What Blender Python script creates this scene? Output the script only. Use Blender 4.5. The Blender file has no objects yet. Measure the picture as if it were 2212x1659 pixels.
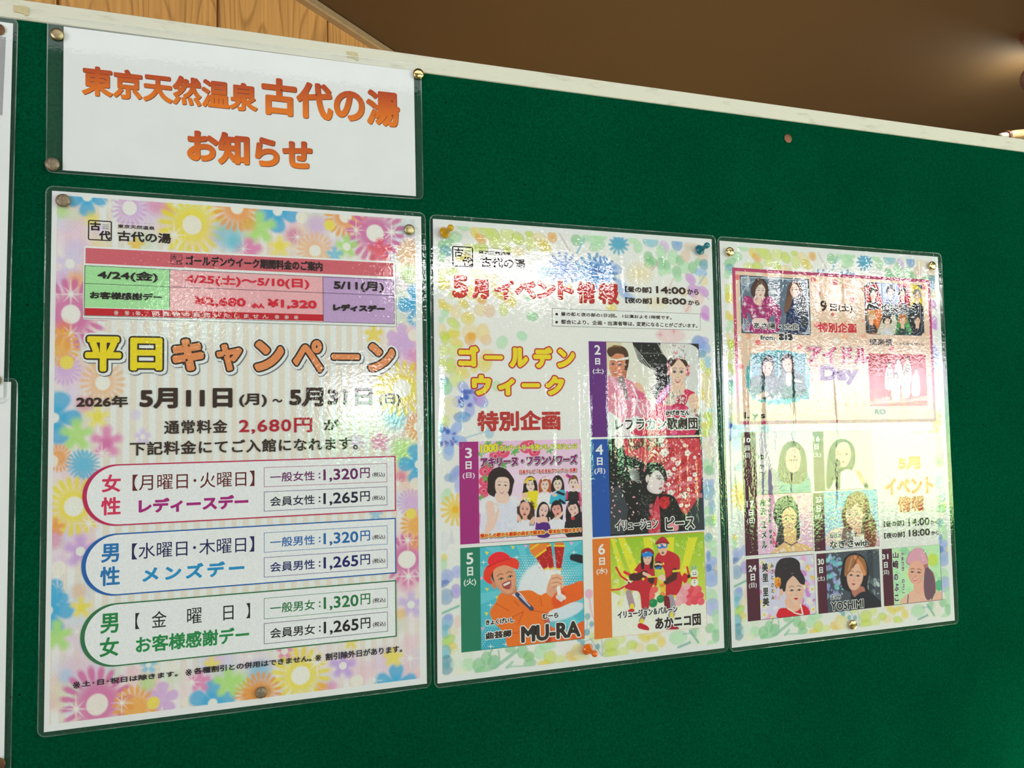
import bpy, math, random
import numpy as np
from mathutils import Matrix, Vector

# ------------------------------------------------------------------ camera, world, lights, exposure
SC = bpy.context.scene
COL = SC.collection
SC.view_settings.view_transform = 'Standard'
SC.view_settings.look = 'None'
SC.view_settings.gamma = 1.0
SC.view_settings.use_curve_mapping = False
SC.view_settings.exposure = 0.0
BZ = 1.7                      # height of the poster tops above the floor
FPX = 1636.43                 # focal length in pixels of the 2212 px wide frame
CAM = np.array([0.15652, -0.19346, 0.67579])     # board frame: x right, y up, z out of the board
def _rot(pitch, yaw, roll):
    ca, sa, cb, sb, cc, sc = math.cos(pitch), math.sin(pitch), math.cos(yaw), math.sin(yaw), math.cos(roll), math.sin(roll)
    return np.array([[cb,0,sb],[0,1,0],[-sb,0,cb]]) @ np.array([[1,0,0],[0,ca,-sa],[0,sa,ca]]) @ np.array([[cc,-sc,0],[sc,cc,0],[0,0,1]])
CR = _rot(0.055804, -0.321949, -0.018364)
def wb(x, y, z=0.0):          # board frame -> world
    return Vector((float(x), float(-z), float(y) + BZ))
cam = bpy.data.cameras.new('camera'); co = bpy.data.objects.new('camera', cam); COL.objects.link(co)
cam.sensor_width = 36.0; cam.lens = 36.0 * FPX / 2212.0; cam.clip_start = 0.02; cam.clip_end = 60
mm = Matrix.Identity(4)
for k in range(3):
    v = CR[:, k]; mm[0][k], mm[1][k], mm[2][k] = v[0], -v[2], v[1]
mm.translation = wb(*CAM)
co.matrix_world = mm
SC.camera = co

world = bpy.data.worlds.new('room_air'); SC.world = world; world.use_nodes = True
world.node_tree.nodes['Background'].inputs[0].default_value = (0.95, 1.0, 1.0, 1)
world.node_tree.nodes['Background'].inputs[1].default_value = 0.22

def area(name, loc, aim, sx, sy, power, col):
    l = bpy.data.lights.new(name, 'AREA'); l.shape = 'RECTANGLE'; l.size = sx; l.size_y = sy; l.energy = power; l.color = col
    o = bpy.data.objects.new(name, l); COL.objects.link(o); o.location = loc
    o.rotation_euler = (Vector(aim) - Vector(loc)).to_track_quat('-Z', 'Y').to_euler(); return o
area('ceiling_light_glow', (0.6, -0.95, 2.44), (0.6, -0.3, 1.2), 2.2, 0.4, 6, (1.0, 0.96, 1.08))
area('left_fill', (-2.6, -2.5, 1.55), (0.3, 0.0, 1.45), 1.8, 1.8, 56, (1.0, 0.965, 1.09))  # added fill from the left to brighten the posters, no real source
area('right_fill', (4.6, -1.7, 1.75), (0.9, 0.0, 1.5), 1.6, 1.6, 27, (1.0, 0.94, 1.12))  # added fill from the right, outside the film's mirror angles
area('ceiling_fill', (1.6, 2.4, 0.9), (1.4, 1.5, 2.5), 1.6, 0.8, 27, (1.0, 0.74, 0.28))  # added warm uplight hidden behind the board to brighten the ceiling
area('plank_wall_fill', (1.3, 0.35, 0.9), (0.2, 1.2, 2.2), 0.9, 0.5, 26, (1.0, 0.86, 0.62))  # added light hidden behind the board to brighten the planks

# ------------------------------------------------------------------ small tools
def lin(c):
    c = c / 255.0
    return c / 12.92 if c <= 0.04045 else ((c + 0.055) / 1.055) ** 2.4
def ink(r, g, b):             # printed colour as it reads next to the white of the paper
    v = [max(0.004, (lin(q) - 0.010) * 1.27) for q in (r, g, b)]; k = min(1.0, 0.84 / max(v))
    return tuple(q * k for q in v)
def srgb(r, g, b): return (lin(r), lin(g), lin(b), 1.0)
def tag(o, label=None, cat=None, group=None, kind=None):
    if label: o['label'] = label
    if cat: o['category'] = cat
    if group: o['group'] = group
    if kind: o['kind'] = kind
    return o
def empty(name, loc=(0,0,0), rot=(0,0,0)):
    o = bpy.data.objects.new(name, None); COL.objects.link(o); o.location = loc; o.rotation_euler = rot; o.empty_display_size = 0.02
    return o
def mesh_obj(name, V, F, mats, parent=None, mi=None, smooth=False):
    me = bpy.data.meshes.new(name)
    V = np.asarray(V, dtype=np.float64)
    me.from_pydata(V.tolist(), [], [list(f) for f in F])
    if not isinstance(mats, (list, tuple)): mats = [mats]
    for m in mats: me.materials.append(m)
    if mi is not None: me.polygons.foreach_set('material_index', mi)
    if smooth: me.polygons.foreach_set('use_smooth', [True] * len(me.polygons))
    me.update()
    o = bpy.data.objects.new(name, me); COL.objects.link(o)
    if parent: o.parent = parent
    return o
class MB:                     # mesh builder for solid pieces
    def __init__(s): s.V = []; s.F = []
    def box(s, x0, x1, y0, y1, z0, z1, bev=0.0):
        b = len(s.V)
        if bev <= 0:
            s.V += [(x, y, z) for z in (z0, z1) for y in (y0, y1) for x in (x0, x1)]
            s.F += [tuple(b + i for i in f) for f in ((0,2,3,1),(4,5,7,6),(0,1,5,4),(2,6,7,3),(0,4,6,2),(1,3,7,5))]
        else:                 # bevelled in the x-z outline and on the front (low y)
            def ring(y, d):
                r = bev - d if bev > d else 0
                a, c, e, g = x0 + d, x1 - d, z0 + d, z1 - d; r = bev
                return [(a + r, y, e), (c - r, y, e), (c, y, e + r), (c, y, g - r), (c - r, y, g), (a + r, y, g), (a, y, g - r), (a, y, e + r)]
            s.V += ring(y0, bev * .7) + ring(y0 + bev, 0) + ring(y1, 0)
            s.F.append(tuple(b + i for i in range(8)))
            for k in (0, 8):
                for i in range(8):
                    j = (i + 1) % 8
                    s.F.append((b + k + j, b + k + i, b + k + 8 + i, b + k + 8 + j))
            s.F.append(tuple(b + 16 + i for i in reversed(range(8))))
        return s
    def lathe(s, prof, n=28, M=None):      # prof: (radius, height) along local axis z
        b = len(s.V); M = M or Matrix.Identity(4)
        for r, h in prof:
            for i in range(n):
                a = 2 * math.pi * i / n
                s.V.append(tuple(M @ Vector((r * math.cos(a), r * math.sin(a), h))))
        for k in range(len(prof) - 1):
            for i in range(n):
                j = (i + 1) % n
                s.F.append((b + k*n + i, b + k*n + j, b + (k+1)*n + j, b + (k+1)*n + i))
        s.F.append(tuple(b + i for i in reversed(range(n))))
        s.F.append(tuple(b + (len(prof)-1)*n + i for i in range(n)))
        return s
    def build(s, name, m, parent=None, smooth=False): return mesh_obj(name, s.V, s.F, m, parent, smooth=smooth)

# ------------------------------------------------------------------ materials
def mat(name):
    m = bpy.data.materials.new(name); m.use_nodes = True
    nt = m.node_tree; return m, nt, nt.nodes['Principled BSDF'], nt.nodes, nt.links
def principled(name, col, rough=0.6, metal=0.0, spec=0.5, noise=0.0, nscale=40.0, bump=0.0, bscale=200.0, coat=0.0):
    m, nt, b, N, L = mat(name)
    b.inputs['Base Color'].default_value = col; b.inputs['Roughness'].default_value = rough
    b.inputs['Metallic'].default_value = metal; b.inputs['Specular IOR Level'].default_value = spec
    b.inputs['Coat Weight'].default_value = coat
    tc = N.new('ShaderNodeTexCoord')
    if noise:
        n = N.new('ShaderNodeTexNoise'); n.inputs['Scale'].default_value = nscale; n.inputs['Detail'].default_value = 6
        L.new(tc.outputs['Object'], n.inputs['Vector'])
        mr = N.new('ShaderNodeMapRange'); mr.inputs[1].default_value = .3; mr.inputs[2].default_value = .7; mr.inputs[3].default_value = 1 - noise; mr.inputs[4].default_value = 1 + noise
        L.new(n.outputs['Fac'], mr.inputs[0])
        mx = N.new('ShaderNodeVectorMath'); mx.operation = 'SCALE'; mx.inputs[0].default_value = col[:3]
        L.new(mr.outputs[0], mx.inputs['Scale']); L.new(mx.outputs[0], b.inputs['Base Color'])
    if bump:
        n = N.new('ShaderNodeTexNoise'); n.inputs['Scale'].default_value = bscale; n.inputs['Detail'].default_value = 4
        L.new(tc.outputs['Object'], n.inputs['Vector'])
        bp = N.new('ShaderNodeBump'); bp.inputs['Strength'].default_value = bump; bp.inputs['Distance'].default_value = 0.001
        L.new(n.outputs['Fac'], bp.inputs['Height']); L.new(bp.outputs[0], b.inputs['Normal'])
    return m
def ink_material():
    m, nt, b, N, L = mat('printed_ink')
    a = N.new('ShaderNodeAttribute'); a.attribute_name = 'ink'
    tc = N.new('ShaderNodeTexCoord'); n = N.new('ShaderNodeTexNoise'); n.inputs['Scale'].default_value = 900; n.inputs['Detail'].default_value = 2
    L.new(tc.outputs['Object'], n.inputs['Vector'])
    mr = N.new('ShaderNodeMapRange'); mr.inputs[1].default_value = .3; mr.inputs[2].default_value = .7; mr.inputs[3].default_value = .93; mr.inputs[4].default_value = 1.05
    L.new(n.outputs['Fac'], mr.inputs[0])
    mx = N.new('ShaderNodeVectorMath'); mx.operation = 'SCALE'
    L.new(a.outputs['Color'], mx.inputs[0]); L.new(mr.outputs[0], mx.inputs['Scale']); L.new(mx.outputs[0], b.inputs['Base Color'])
    b.inputs['Roughness'].default_value = 0.7; b.inputs['Specular IOR Level'].default_value = 0.15
    return m
def felt_material():
    m, nt, b, N, L = mat('green_felt')
    tc = N.new('ShaderNodeTexCoord')
    def noise(scale, det, vec=None, rough=.6):
        n = N.new('ShaderNodeTexNoise'); n.inputs['Scale'].default_value = scale; n.inputs['Detail'].default_value = det; n.inputs['Roughness'].default_value = rough
        L.new(vec or tc.outputs['Object'], n.inputs['Vector']); return n
    n1 = noise(420, 5, rough=.7); n2 = noise(6, 3)
    cr = N.new('ShaderNodeValToRGB'); e = cr.color_ramp.elements
    e[0].position = .24; e[0].color = (0.0002, 0.0275, 0.0106, 1); e[1].position = .80; e[1].color = (0.0005, 0.088, 0.0375, 1)
    L.new(n1.outputs['Fac'], cr.inputs[0])
    mr = N.new('ShaderNodeMapRange'); mr.inputs[1].default_value = .3; mr.inputs[2].default_value = .7; mr.inputs[3].default_value = .88; mr.inputs[4].default_value = 1.12
    L.new(n2.outputs['Fac'], mr.inputs[0])
    sc = N.new('ShaderNodeVectorMath'); sc.operation = 'SCALE'; L.new(cr.outputs[0], sc.inputs[0]); L.new(mr.outputs[0], sc.inputs['Scale'])
    # old pin holes: sparse dark specks
    vo = N.new('ShaderNodeTexVoronoi'); vo.inputs['Scale'].default_value = 95; L.new(tc.outputs['Object'], vo.inputs['Vector'])
    sp = N.new('ShaderNodeMath'); sp.operation = 'LESS_THAN'; sp.inputs[1].default_value = .085; L.new(vo.outputs['Distance'], sp.inputs[0])
    cl = noise(14, 4); c2 = N.new('ShaderNodeMath'); c2.operation = 'GREATER_THAN'; c2.inputs[1].default_value = .57; L.new(cl.outputs['Fac'], c2.inputs[0])
    mu = N.new('ShaderNodeMath'); mu.operation = 'MULTIPLY'; L.new(sp.outputs[0], mu.inputs[0]); L.new(c2.outputs[0], mu.inputs[1])
    mx = N.new('ShaderNodeMix'); mx.data_type = 'RGBA'; L.new(mu.outputs[0], mx.inputs[0]); L.new(sc.outputs[0], mx.inputs[6]); mx.inputs[7].default_value = (0.001, 0.012, 0.006, 1)
    L.new(mx.outputs[2], b.inputs['Base Color'])
    b.inputs['Roughness'].default_value = 1.0; b.inputs['Specular IOR Level'].default_value = .0
    
    bp = N.new('ShaderNodeBump'); bp.inputs['Strength'].default_value = .55; bp.inputs['Distance'].default_value = .0010
    L.new(n1.outputs['Fac'], bp.inputs['Height']); L.new(bp.outputs[0], b.inputs['Normal'])
    return m
def film_material(name, peel, ridges, gloss=1.25, stretch=.16):
    # clear laminating film: Fresnel mix of see-through and mirror, surface relief from orange peel and roller ridges
    m, nt, b, N, L = mat(name); N.remove(b); out = [n for n in N if n.type == 'OUTPUT_MATERIAL'][0]
    tc = N.new('ShaderNodeTexCoord')
    n1 = N.new('ShaderNodeTexNoise'); n1.inputs['Scale'].default_value = 330; n1.inputs['Detail'].default_value = 2.5; L.new(tc.outputs['Object'], n1.inputs['Vector'])
    mp = N.new('ShaderNodeMapping'); mp.inputs['Scale'].default_value = (1, 1, stretch); L.new(tc.outputs['Object'], mp.inputs[0])
    n2 = N.new('ShaderNodeTexNoise'); n2.inputs['Scale'].default_value = 62; n2.inputs['Detail'].default_value = 1.5; n2.inputs['Distortion'].default_value = .3; L.new(mp.outputs[0], n2.inputs['Vector'])
    b1 = N.new('ShaderNodeBump'); b1.inputs['Strength'].default_value = 1; b1.inputs['Distance'].default_value = peel; L.new(n1.outputs['Fac'], b1.inputs['Height'])
    b2 = N.new('ShaderNodeBump'); b2.inputs['Strength'].default_value = 1; b2.inputs['Distance'].default_value = ridges; L.new(n2.outputs['Fac'], b2.inputs['Height']); L.new(b1.outputs[0], b2.inputs['Normal'])
    # Schlick reflectance, the same from both sides of the sheet
    lw = N.new('ShaderNodeLayerWeight'); lw.inputs['Blend'].default_value = .5
    pw = N.new('ShaderNodeMath'); pw.operation = 'POWER'; pw.inputs[1].default_value = 5; L.new(lw.outputs['Facing'], pw.inputs[0])
    ma = N.new('ShaderNodeMath'); ma.operation = 'MULTIPLY_ADD'; ma.inputs[1].default_value = .96; ma.inputs[2].default_value = .042; L.new(pw.outputs[0], ma.inputs[0])
    mu = N.new('ShaderNodeMath'); mu.operation = 'MULTIPLY'; mu.use_clamp = True; mu.inputs[1].default_value = gloss; L.new(ma.outputs[0], mu.inputs[0])
    tr = N.new('ShaderNodeBsdfTransparent'); tr.inputs[0].default_value = (.975, .985, .98, 1)
    gl = N.new('ShaderNodeBsdfGlossy'); gl.inputs['Roughness'].default_value = .02; L.new(b2.outputs[0], gl.inputs['Normal'])
    mx = N.new('ShaderNodeMixShader'); L.new(mu.outputs[0], mx.inputs[0]); L.new(gl.outputs[0], mx.inputs[2])
    hz = N.new('ShaderNodeBsdfDiffuse'); hz.inputs[0].default_value = (.8, .84, .82, 1)      # faint milkiness of the plastic
    m0 = N.new('ShaderNodeMixShader'); m0.inputs[0].default_value = .026; L.new(tr.outputs[0], m0.inputs[1]); L.new(hz.outputs[0], m0.inputs[2]); L.new(m0.outputs[0], mx.inputs[1])
    L.new(mx.outputs[0], out.inputs[0]); return m
def rim_material():
    m, nt, b, N, L = mat('sealed_film_edge'); N.remove(b); out = [n for n in N if n.type == 'OUTPUT_MATERIAL'][0]
    tr = N.new('ShaderNodeBsdfTransparent'); df = N.new('ShaderNodeBsdfDiffuse'); df.inputs[0].default_value = (.6, .75, .68, 1)
    gl = N.new('ShaderNodeBsdfGlossy'); gl.inputs['Roughness'].default_value = .12
    m1 = N.new('ShaderNodeMixShader'); m1.inputs[0].default_value = .35; L.new(df.outputs[0], m1.inputs[1]); L.new(gl.outputs[0], m1.inputs[2])
    tc = N.new('ShaderNodeTexCoord'); n = N.new('ShaderNodeTexNoise'); n.inputs['Scale'].default_value = 25; L.new(tc.outputs['Object'], n.inputs['Vector'])
    mr = N.new('ShaderNodeMapRange'); mr.inputs[1].default_value = .35; mr.inputs[2].default_value = .7; mr.inputs[3].default_value = .08; mr.inputs[4].default_value = .42; L.new(n.outputs['Fac'], mr.inputs[0])
    m2 = N.new('ShaderNodeMixShader'); L.new(mr.outputs[0], m2.inputs[0]); L.new(tr.outputs[0], m2.inputs[1]); L.new(m1.outputs[0], m2.inputs[2])
    L.new(m2.outputs[0], out.inputs[0]); return m
def wood_material(name, dark, light, scale=1.0):
    m, nt, b, N, L = mat(name)
    tc = N.new('ShaderNodeTexCoord'); oi = N.new('ShaderNodeObjectInfo')
    ad = N.new('ShaderNodeVectorMath'); ad.operation = 'ADD'; L.new(tc.outputs['Object'], ad.inputs[0]); 
    cb = N.new('ShaderNodeCombineXYZ'); mu = N.new('ShaderNodeMath'); mu.operation = 'MULTIPLY'; mu.inputs[1].default_value = 37; L.new(oi.outputs['Random'], mu.inputs[0])
    L.new(mu.outputs[0], cb.inputs[2]); L.new(mu.outputs[0], cb.inputs[0]); L.new(cb.outputs[0], ad.inputs[1])
    mp = N.new('ShaderNodeMapping'); mp.inputs['Scale'].default_value = (1, 1, .16); L.new(ad.outputs[0], mp.inputs[0])
    n = N.new('ShaderNodeTexNoise'); n.inputs['Scale'].default_value = 4 * scale; n.inputs['Detail'].default_value = 2; L.new(mp.outputs[0], n.inputs['Vector'])
    w = N.new('ShaderNodeMath'); w.operation = 'MULTIPLY'; w.inputs[1].default_value = 34; L.new(n.outputs['Fac'], w.inputs[0])
    fr = N.new('ShaderNodeMath'); fr.operation = 'FRACT'; L.new(w.outputs[0], fr.inputs[0])
    cr = N.new('ShaderNodeValToRGB'); e = cr.color_ramp.elements; e[0].color = light; e[0].position = 0; e[1].color = light; e[1].position = 1
    x = cr.color_ramp.elements.new(.86); x.color = tuple(l*.35+d*.65 for l, d in zip(light, dark)); x = cr.color_ramp.elements.new(.62); x.color = tuple(l*.88+d*.12 for l, d in zip(light, dark))
    L.new(fr.outputs[0], cr.inputs[0])
    n2 = N.new('ShaderNodeTexNoise'); n2.inputs['Scale'].default_value = 120; n2.inputs['Detail'].default_value = 3; 
    mp2 = N.new('ShaderNodeMapping'); mp2.inputs['Scale'].default_value = (1, 1, .03); L.new(ad.outputs[0], mp2.inputs[0]); L.new(mp2.outputs[0], n2.inputs['Vector'])
    mr = N.new('ShaderNodeMapRange'); mr.inputs[1].default_value = .3; mr.inputs[2].default_value = .7; mr.inputs[3].default_value = .8; mr.inputs[4].default_value = 1.15; L.new(n2.outputs['Fac'], mr.inputs[0])
    sc = N.new('ShaderNodeVectorMath'); sc.operation = 'SCALE'; L.new(cr.outputs[0], sc.inputs[0]); L.new(mr.outputs[0], sc.inputs['Scale']); L.new(sc.outputs[0], b.inputs['Base Color'])
    b.inputs['Roughness'].default_value = .55; return m
def emit_material(name, stops, strength, scale=1.0):
    # daylight seen through a pane: sky, trees and sunlit ground in soft bands
    m, nt, b, N, L = mat(name); N.remove(b); out = [n for n in N if n.type == 'OUTPUT_MATERIAL'][0]
    tc = N.new('ShaderNodeTexCoord'); sx = N.new('ShaderNodeSeparateXYZ'); L.new(tc.outputs['Generated'], sx.inputs[0])
    n = N.new('ShaderNodeTexNoise'); n.inputs['Scale'].default_value = 3.0 * scale; n.inputs['Detail'].default_value = 3; L.new(tc.outputs['Object'], n.inputs['Vector'])
    a = N.new('ShaderNodeMath'); a.operation = 'MULTIPLY_ADD'; a.inputs[1].default_value = .5; L.new(n.outputs['Fac'], a.inputs[0]); L.new(sx.outputs['Z'], a.inputs[2])
    s = N.new('ShaderNodeMath'); s.operation = 'SUBTRACT'; s.inputs[1].default_value = .25; L.new(a.outputs[0], s.inputs[0])
    cr = N.new('ShaderNodeValToRGB'); e = cr.color_ramp.elements
    e[0].position = stops[0][0]; e[0].color = (*stops[0][1], 1); e[1].position = stops[-1][0]; e[1].color = (*stops[-1][1], 1)
    for p, c in stops[1:-1]: q = e.new(p); q.color = (*c, 1)
    L.new(s.outputs[0], cr.inputs[0])
    em = N.new('ShaderNodeEmission'); em.inputs['Strength'].default_value = strength; L.new(cr.outputs[0], em.inputs[0]); L.new(em.outputs[0], out.inputs[0])
    return m
def brass_material(name, col, rough, worn):
    m, nt, b, N, L = mat(name)
    tc = N.new('ShaderNodeTexCoord'); n = N.new('ShaderNodeTexNoise'); n.inputs['Scale'].default_value = 900; n.inputs['Detail'].default_value = 5; L.new(tc.outputs['Object'], n.inputs['Vector'])
    cr = N.new('ShaderNodeValToRGB'); e = cr.color_ramp.elements
    d = (0.13, 0.10, 0.07, 1); e[0].color = d if worn else tuple(c * .8 for c in col[:3]) + (1,); e[1].color = col; e[0].position = .30; e[1].position = .78
    L.new(n.outputs['Fac'], cr.inputs[0]); L.new(cr.outputs[0], b.inputs['Base Color'])
    b.inputs['Metallic'].default_value = .55 if worn else 1.0; b.inputs['Roughness'].default_value = rough
    bp = N.new('ShaderNodeBump'); bp.inputs['Strength'].default_value = .4 if worn else .05; bp.inputs['Distance'].default_value = .0004
    L.new(n.outputs['Fac'], bp.inputs['Height']); L.new(bp.outputs[0], b.inputs['Normal']); return m
def frame_material():
    m, nt, b, N, L = mat('cream_aluminium')
    tc = N.new('ShaderNodeTexCoord'); mp = N.new('ShaderNodeMapping'); mp.inputs['Scale'].default_value = (.25, 1, 1); L.new(tc.outputs['Object'], mp.inputs[0])
    n = N.new('ShaderNodeTexNoise'); n.inputs['Scale'].default_value = 90; n.inputs['Detail'].default_value = 6; n.inputs['Roughness'].default_value = .7; L.new(mp.outputs[0], n.inputs['Vector'])
    cr = N.new('ShaderNodeValToRGB'); e = cr.color_ramp.elements
    e[0].position = .22; e[0].color = (.44, .41, .29, 1); e[1].position = .44; e[1].color = (.68, .67, .54, 1)
    L.new(n.outputs['Fac'], cr.inputs[0]); L.new(cr.outputs[0], b.inputs['Base Color'])
    b.inputs['Roughness'].default_value = .42; b.inputs['Specular IOR Level'].default_value = .4; return m

M_INK = ink_material()
M_PAPER = principled('white_paper', (0.80, 0.815, 0.81, 1), .65, spec=.2, noise=.02, nscale=30)
M_FELT = felt_material(); M_FRAME = frame_material(); M_RIM = rim_material()
M_FILM = film_material('laminating_film', .00013, .00014)
M_FILM2 = film_material('wavy_laminating_film', .00012, .0009, 1.35, .10)
M_FILM3 = film_material('rippled_laminating_film', .00013, .0013, 1.6, .10)
M_FILM_MATT = film_material('flat_laminating_film', .00003, .0001, 1.0)
M_BRASS = brass_material('polished_brass', (.78, .62, .25, 1), .18, False)
M_BRASS_DULL = brass_material('dull_brass', (.50, .42, .22, 1), .38, False)
M_WORN = brass_material('tarnished_brass', (.42, .33, .20, 1), .5, True)
M_COPPER = brass_material('brown_tack', (.23, .12, .07, 1), .55, False)

# ------------------------------------------------------------------ the room
M_CEIL = principled('brown_painted_ceiling', (0.062, 0.0295, 0.0047, 1), .8, noise=.06, nscale=3, bump=.2, bscale=60)
M_PLANK = wood_material('cedar_plank', (0.24, 0.105, 0.028, 1), (0.52, 0.265, 0.082, 1))
M_DARKWOOD = principled('dark_groove', (0.10, 0.045, 0.015, 1), .8)
M_MOULD = principled('grey_brown_moulding', (0.26, 0.18, 0.10, 1), .6, noise=.1)
M_WALL = principled('plaster', (0.22, 0.20, 0.17, 1), .8, noise=.03, nscale=8)
M_FLOOR = principled('vinyl_floor', (0.30, 0.22, 0.15, 1), .5, noise=.08, nscale=6)
M_WHITE = principled('white_enamel', (0.75, 0.75, 0.72, 1), .4)
CZ = 2.5065
o = MB().box(-4.0, 9.0, -3.7, 6.0, -0.05, 0.0).build('floor', M_FLOOR); tag(o, kind='structure')
o = MB().box(-4.0, 9.0, -3.7, 6.0, CZ, CZ + .06).build('ceiling', M_CEIL); tag(o, kind='structure')
# plank wall behind the board, running away to the right at 42 degrees
wa = Vector((0.2626, 1.0929, 0)); wu = Vector((0.74477, 0.66732, 0))
ang = math.atan2(wu.y, wu.x)
wall = MB().box(-3.6, 5.6, .014, .09, 0, CZ).build('wall_back', M_DARKWOOD); tag(wall, kind='structure')
wall.location = wa; wall.rotation_euler = (0, 0, ang)
pw = 0.3172
pm = MB().box(.0025, pw - .0025, 0, .016, 0.0, CZ - .002, bev=.003)
p0 = pm.build('plank', M_PLANK, wall)
p0.location = (-0.567 - 9 * pw, 0, 0)
for k in range(-8, 17):
    c = p0.copy(); COL.objects.link(c); c.location = (-0.567 + k * pw, 0, 0)
tr = MB().box(-3.5, 5.5, -.022, 0.0, CZ - .020, CZ - .0005, bev=.004).build('trim_1', M_MOULD); tag(tr, kind='structure')
tr.location = wa; tr.rotation_euler = (0, 0, ang)
# front wall (behind the camera) with two windows, two panes added for glints, and daylight beyond
fw = MB()
W1 = (3.05, 6.3, .80, 1.99); W2 = (.42, 1.02, 1.38, 1.83)
W3 = (2.12, 2.48, 1.25, 1.75)  # unseen glowing pane added to put streaks on the middle poster's film
W4 = (-.32, -.04, 2.09, 2.21)  # unseen glowing pane added to make glints over the price table
fw.box(-4, W4[0], -3.7, -3.6, 0, CZ).box(W4[1], W2[0], -3.7, -3.6, 0, CZ).box(W4[0], W4[1], -3.7, -3.6, 0, W4[2]).box(W4[0], W4[1], -3.7, -3.6, W4[3], CZ)
fw.box(W2[1], W3[0], -3.7, -3.6, 0, CZ).box(W3[1], W1[0], -3.7, -3.6, 0, CZ)
fw.box(W3[0], W3[1], -3.7, -3.6, 0, W3[2]).box(W3[0], W3[1], -3.7, -3.6, W3[3], CZ).box(W1[1], 9, -3.7, -3.6, 0, CZ)
fw.box(W2[0], W2[1], -3.7, -3.6, 0, W2[2]).box(W2[0], W2[1], -3.7, -3.6, W2[3], CZ)
fw.box(W1[0], W1[1], -3.7, -3.6, 0, W1[2]).box(W1[0], W1[1], -3.7, -3.6, W1[3], CZ)
o = fw.build('wall_front', M_WALL); tag(o, kind='structure')
M_DAY = emit_material('daylight_garden', [(0.0, (.30, .9, .25)), (.22, (.85, .95, .42)), (.45, (.75, .95, .45)), (.60, (.36, .95, .52)), (.72, (.85, .80, 1.0)), (1.0, (1, .95, 1))], 17.0)
M_DAY2 = emit_material('daylight_shrub', [(0.0, (.35, .95, .4)), (.4, (.45, .95, .5)), (.55, (.95, .9, 1.0)), (1.0, (1, .97, 1))], 19.0, 2.0)
def window(n, W, m, mull):
    o = MB().box(W[0], W[1], -3.69, -3.68, W[2], W[3]).build('window_%d' % n, m); tag(o, kind='structure')
    f = MB(); t = .035 if W[3] - W[2] > .2 else .012
    f.box(W[0], W[1], -3.66, -3.59, W[2], W[2] + t).box(W[0], W[1], -3.66, -3.59, W[3] - t, W[3])
    f.box(W[0], W[0] + t, -3.66, -3.59, W[2], W[3]).box(W[1] - t, W[1], -3.66, -3.59, W[2], W[3])
    for x in mull: f.box(x - .03, x + .03, -3.66, -3.60, W[2], W[3])
    f.build('window_frame', M_WHITE, o)
window(1, W1, M_DAY, [3.05 + .36 * k for k in range(1, 9)]); window(2, W2, M_DAY2, []); window(3, W3, M_DAY2, []); window(4, W4, M_DAY2, [])
# fluorescent fittings under the ceiling on the camera side
M_TUBE, _nt, _b, _N, _L = mat('lit_tube')
_b.inputs['Emission Color'].default_value = (1, 1, .98, 1); _b.inputs['Emission Strength'].default_value = 60
def fitting(x, y, ln, label, g):
    r = empty('ceiling_light', (x, y, CZ - .16)); tag(r, label, 'ceiling light', g)
    MB().box(-ln/2, ln/2, -.05, .05, -.05, 0).build('housing', M_WHITE, r)
    for q in (-.4, .4): MB().box(q*ln - .006, q*ln + .006, -.006, .006, 0, .16).build('hanger', M_WHITE, r)
    MB().lathe([(.022, -ln/2 + .02), (.022, ln/2 - .02)], 12, Matrix.Translation((0, 0, -.075)) @ Matrix.Rotation(math.pi/2, 4, 'Y')).build('tube', M_TUBE, r)
for x, l in ((1.35, 'white batten light on the ceiling nearer the plank wall side'), (3.6, 'white batten light on the ceiling towards the wide window')):
    fitting(x, -2.9, 1.2, l, None)
# small lamp under the brown ceiling at the right, behind the board
bk = empty('spot_lamp', (2.072, .712, CZ)); tag(bk, 'small brown spot lamp under the brown ceiling at the right edge', 'lamp')
M_LAMPB = principled('brown_lamp_enamel', (0.10, 0.035, 0.02, 1), .4)
MB().lathe([(.001, -.022), (.030, -.020), (.032, 0)], 24).build('base', M_LAMPB, bk)
MB().lathe([(.009, -.07), (.009, -.01)], 12).build('stem', M_LAMPB, bk)
MB().lathe([(.0001, .065), (.022, .06), (.032, .04), (.036, -.05), (.034, -.052), (.030, .03), (.0001, .035)], 24, Matrix.Translation((.10, .05, -.075)) @ Matrix.Rotation(1.1, 4, 'Y')).build('shade', M_LAMPB, bk, True)
M_BULB, _nt, _b, _N, _L = mat('lit_bulb'); _b.inputs['Emission Color'].default_value = (1, .85, .5, 1); _b.inputs['Emission Strength'].default_value = 60
MB().lathe([(.0001, -.03), (.014, -.026), (.02, -.01), (.014, .01), (.0001, .02)], 16, Matrix.Translation((.10, .05, -.075)) @ Matrix.Rotation(1.1, 4, 'Y')).build('bulb', M_BULB, bk, True)

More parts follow.
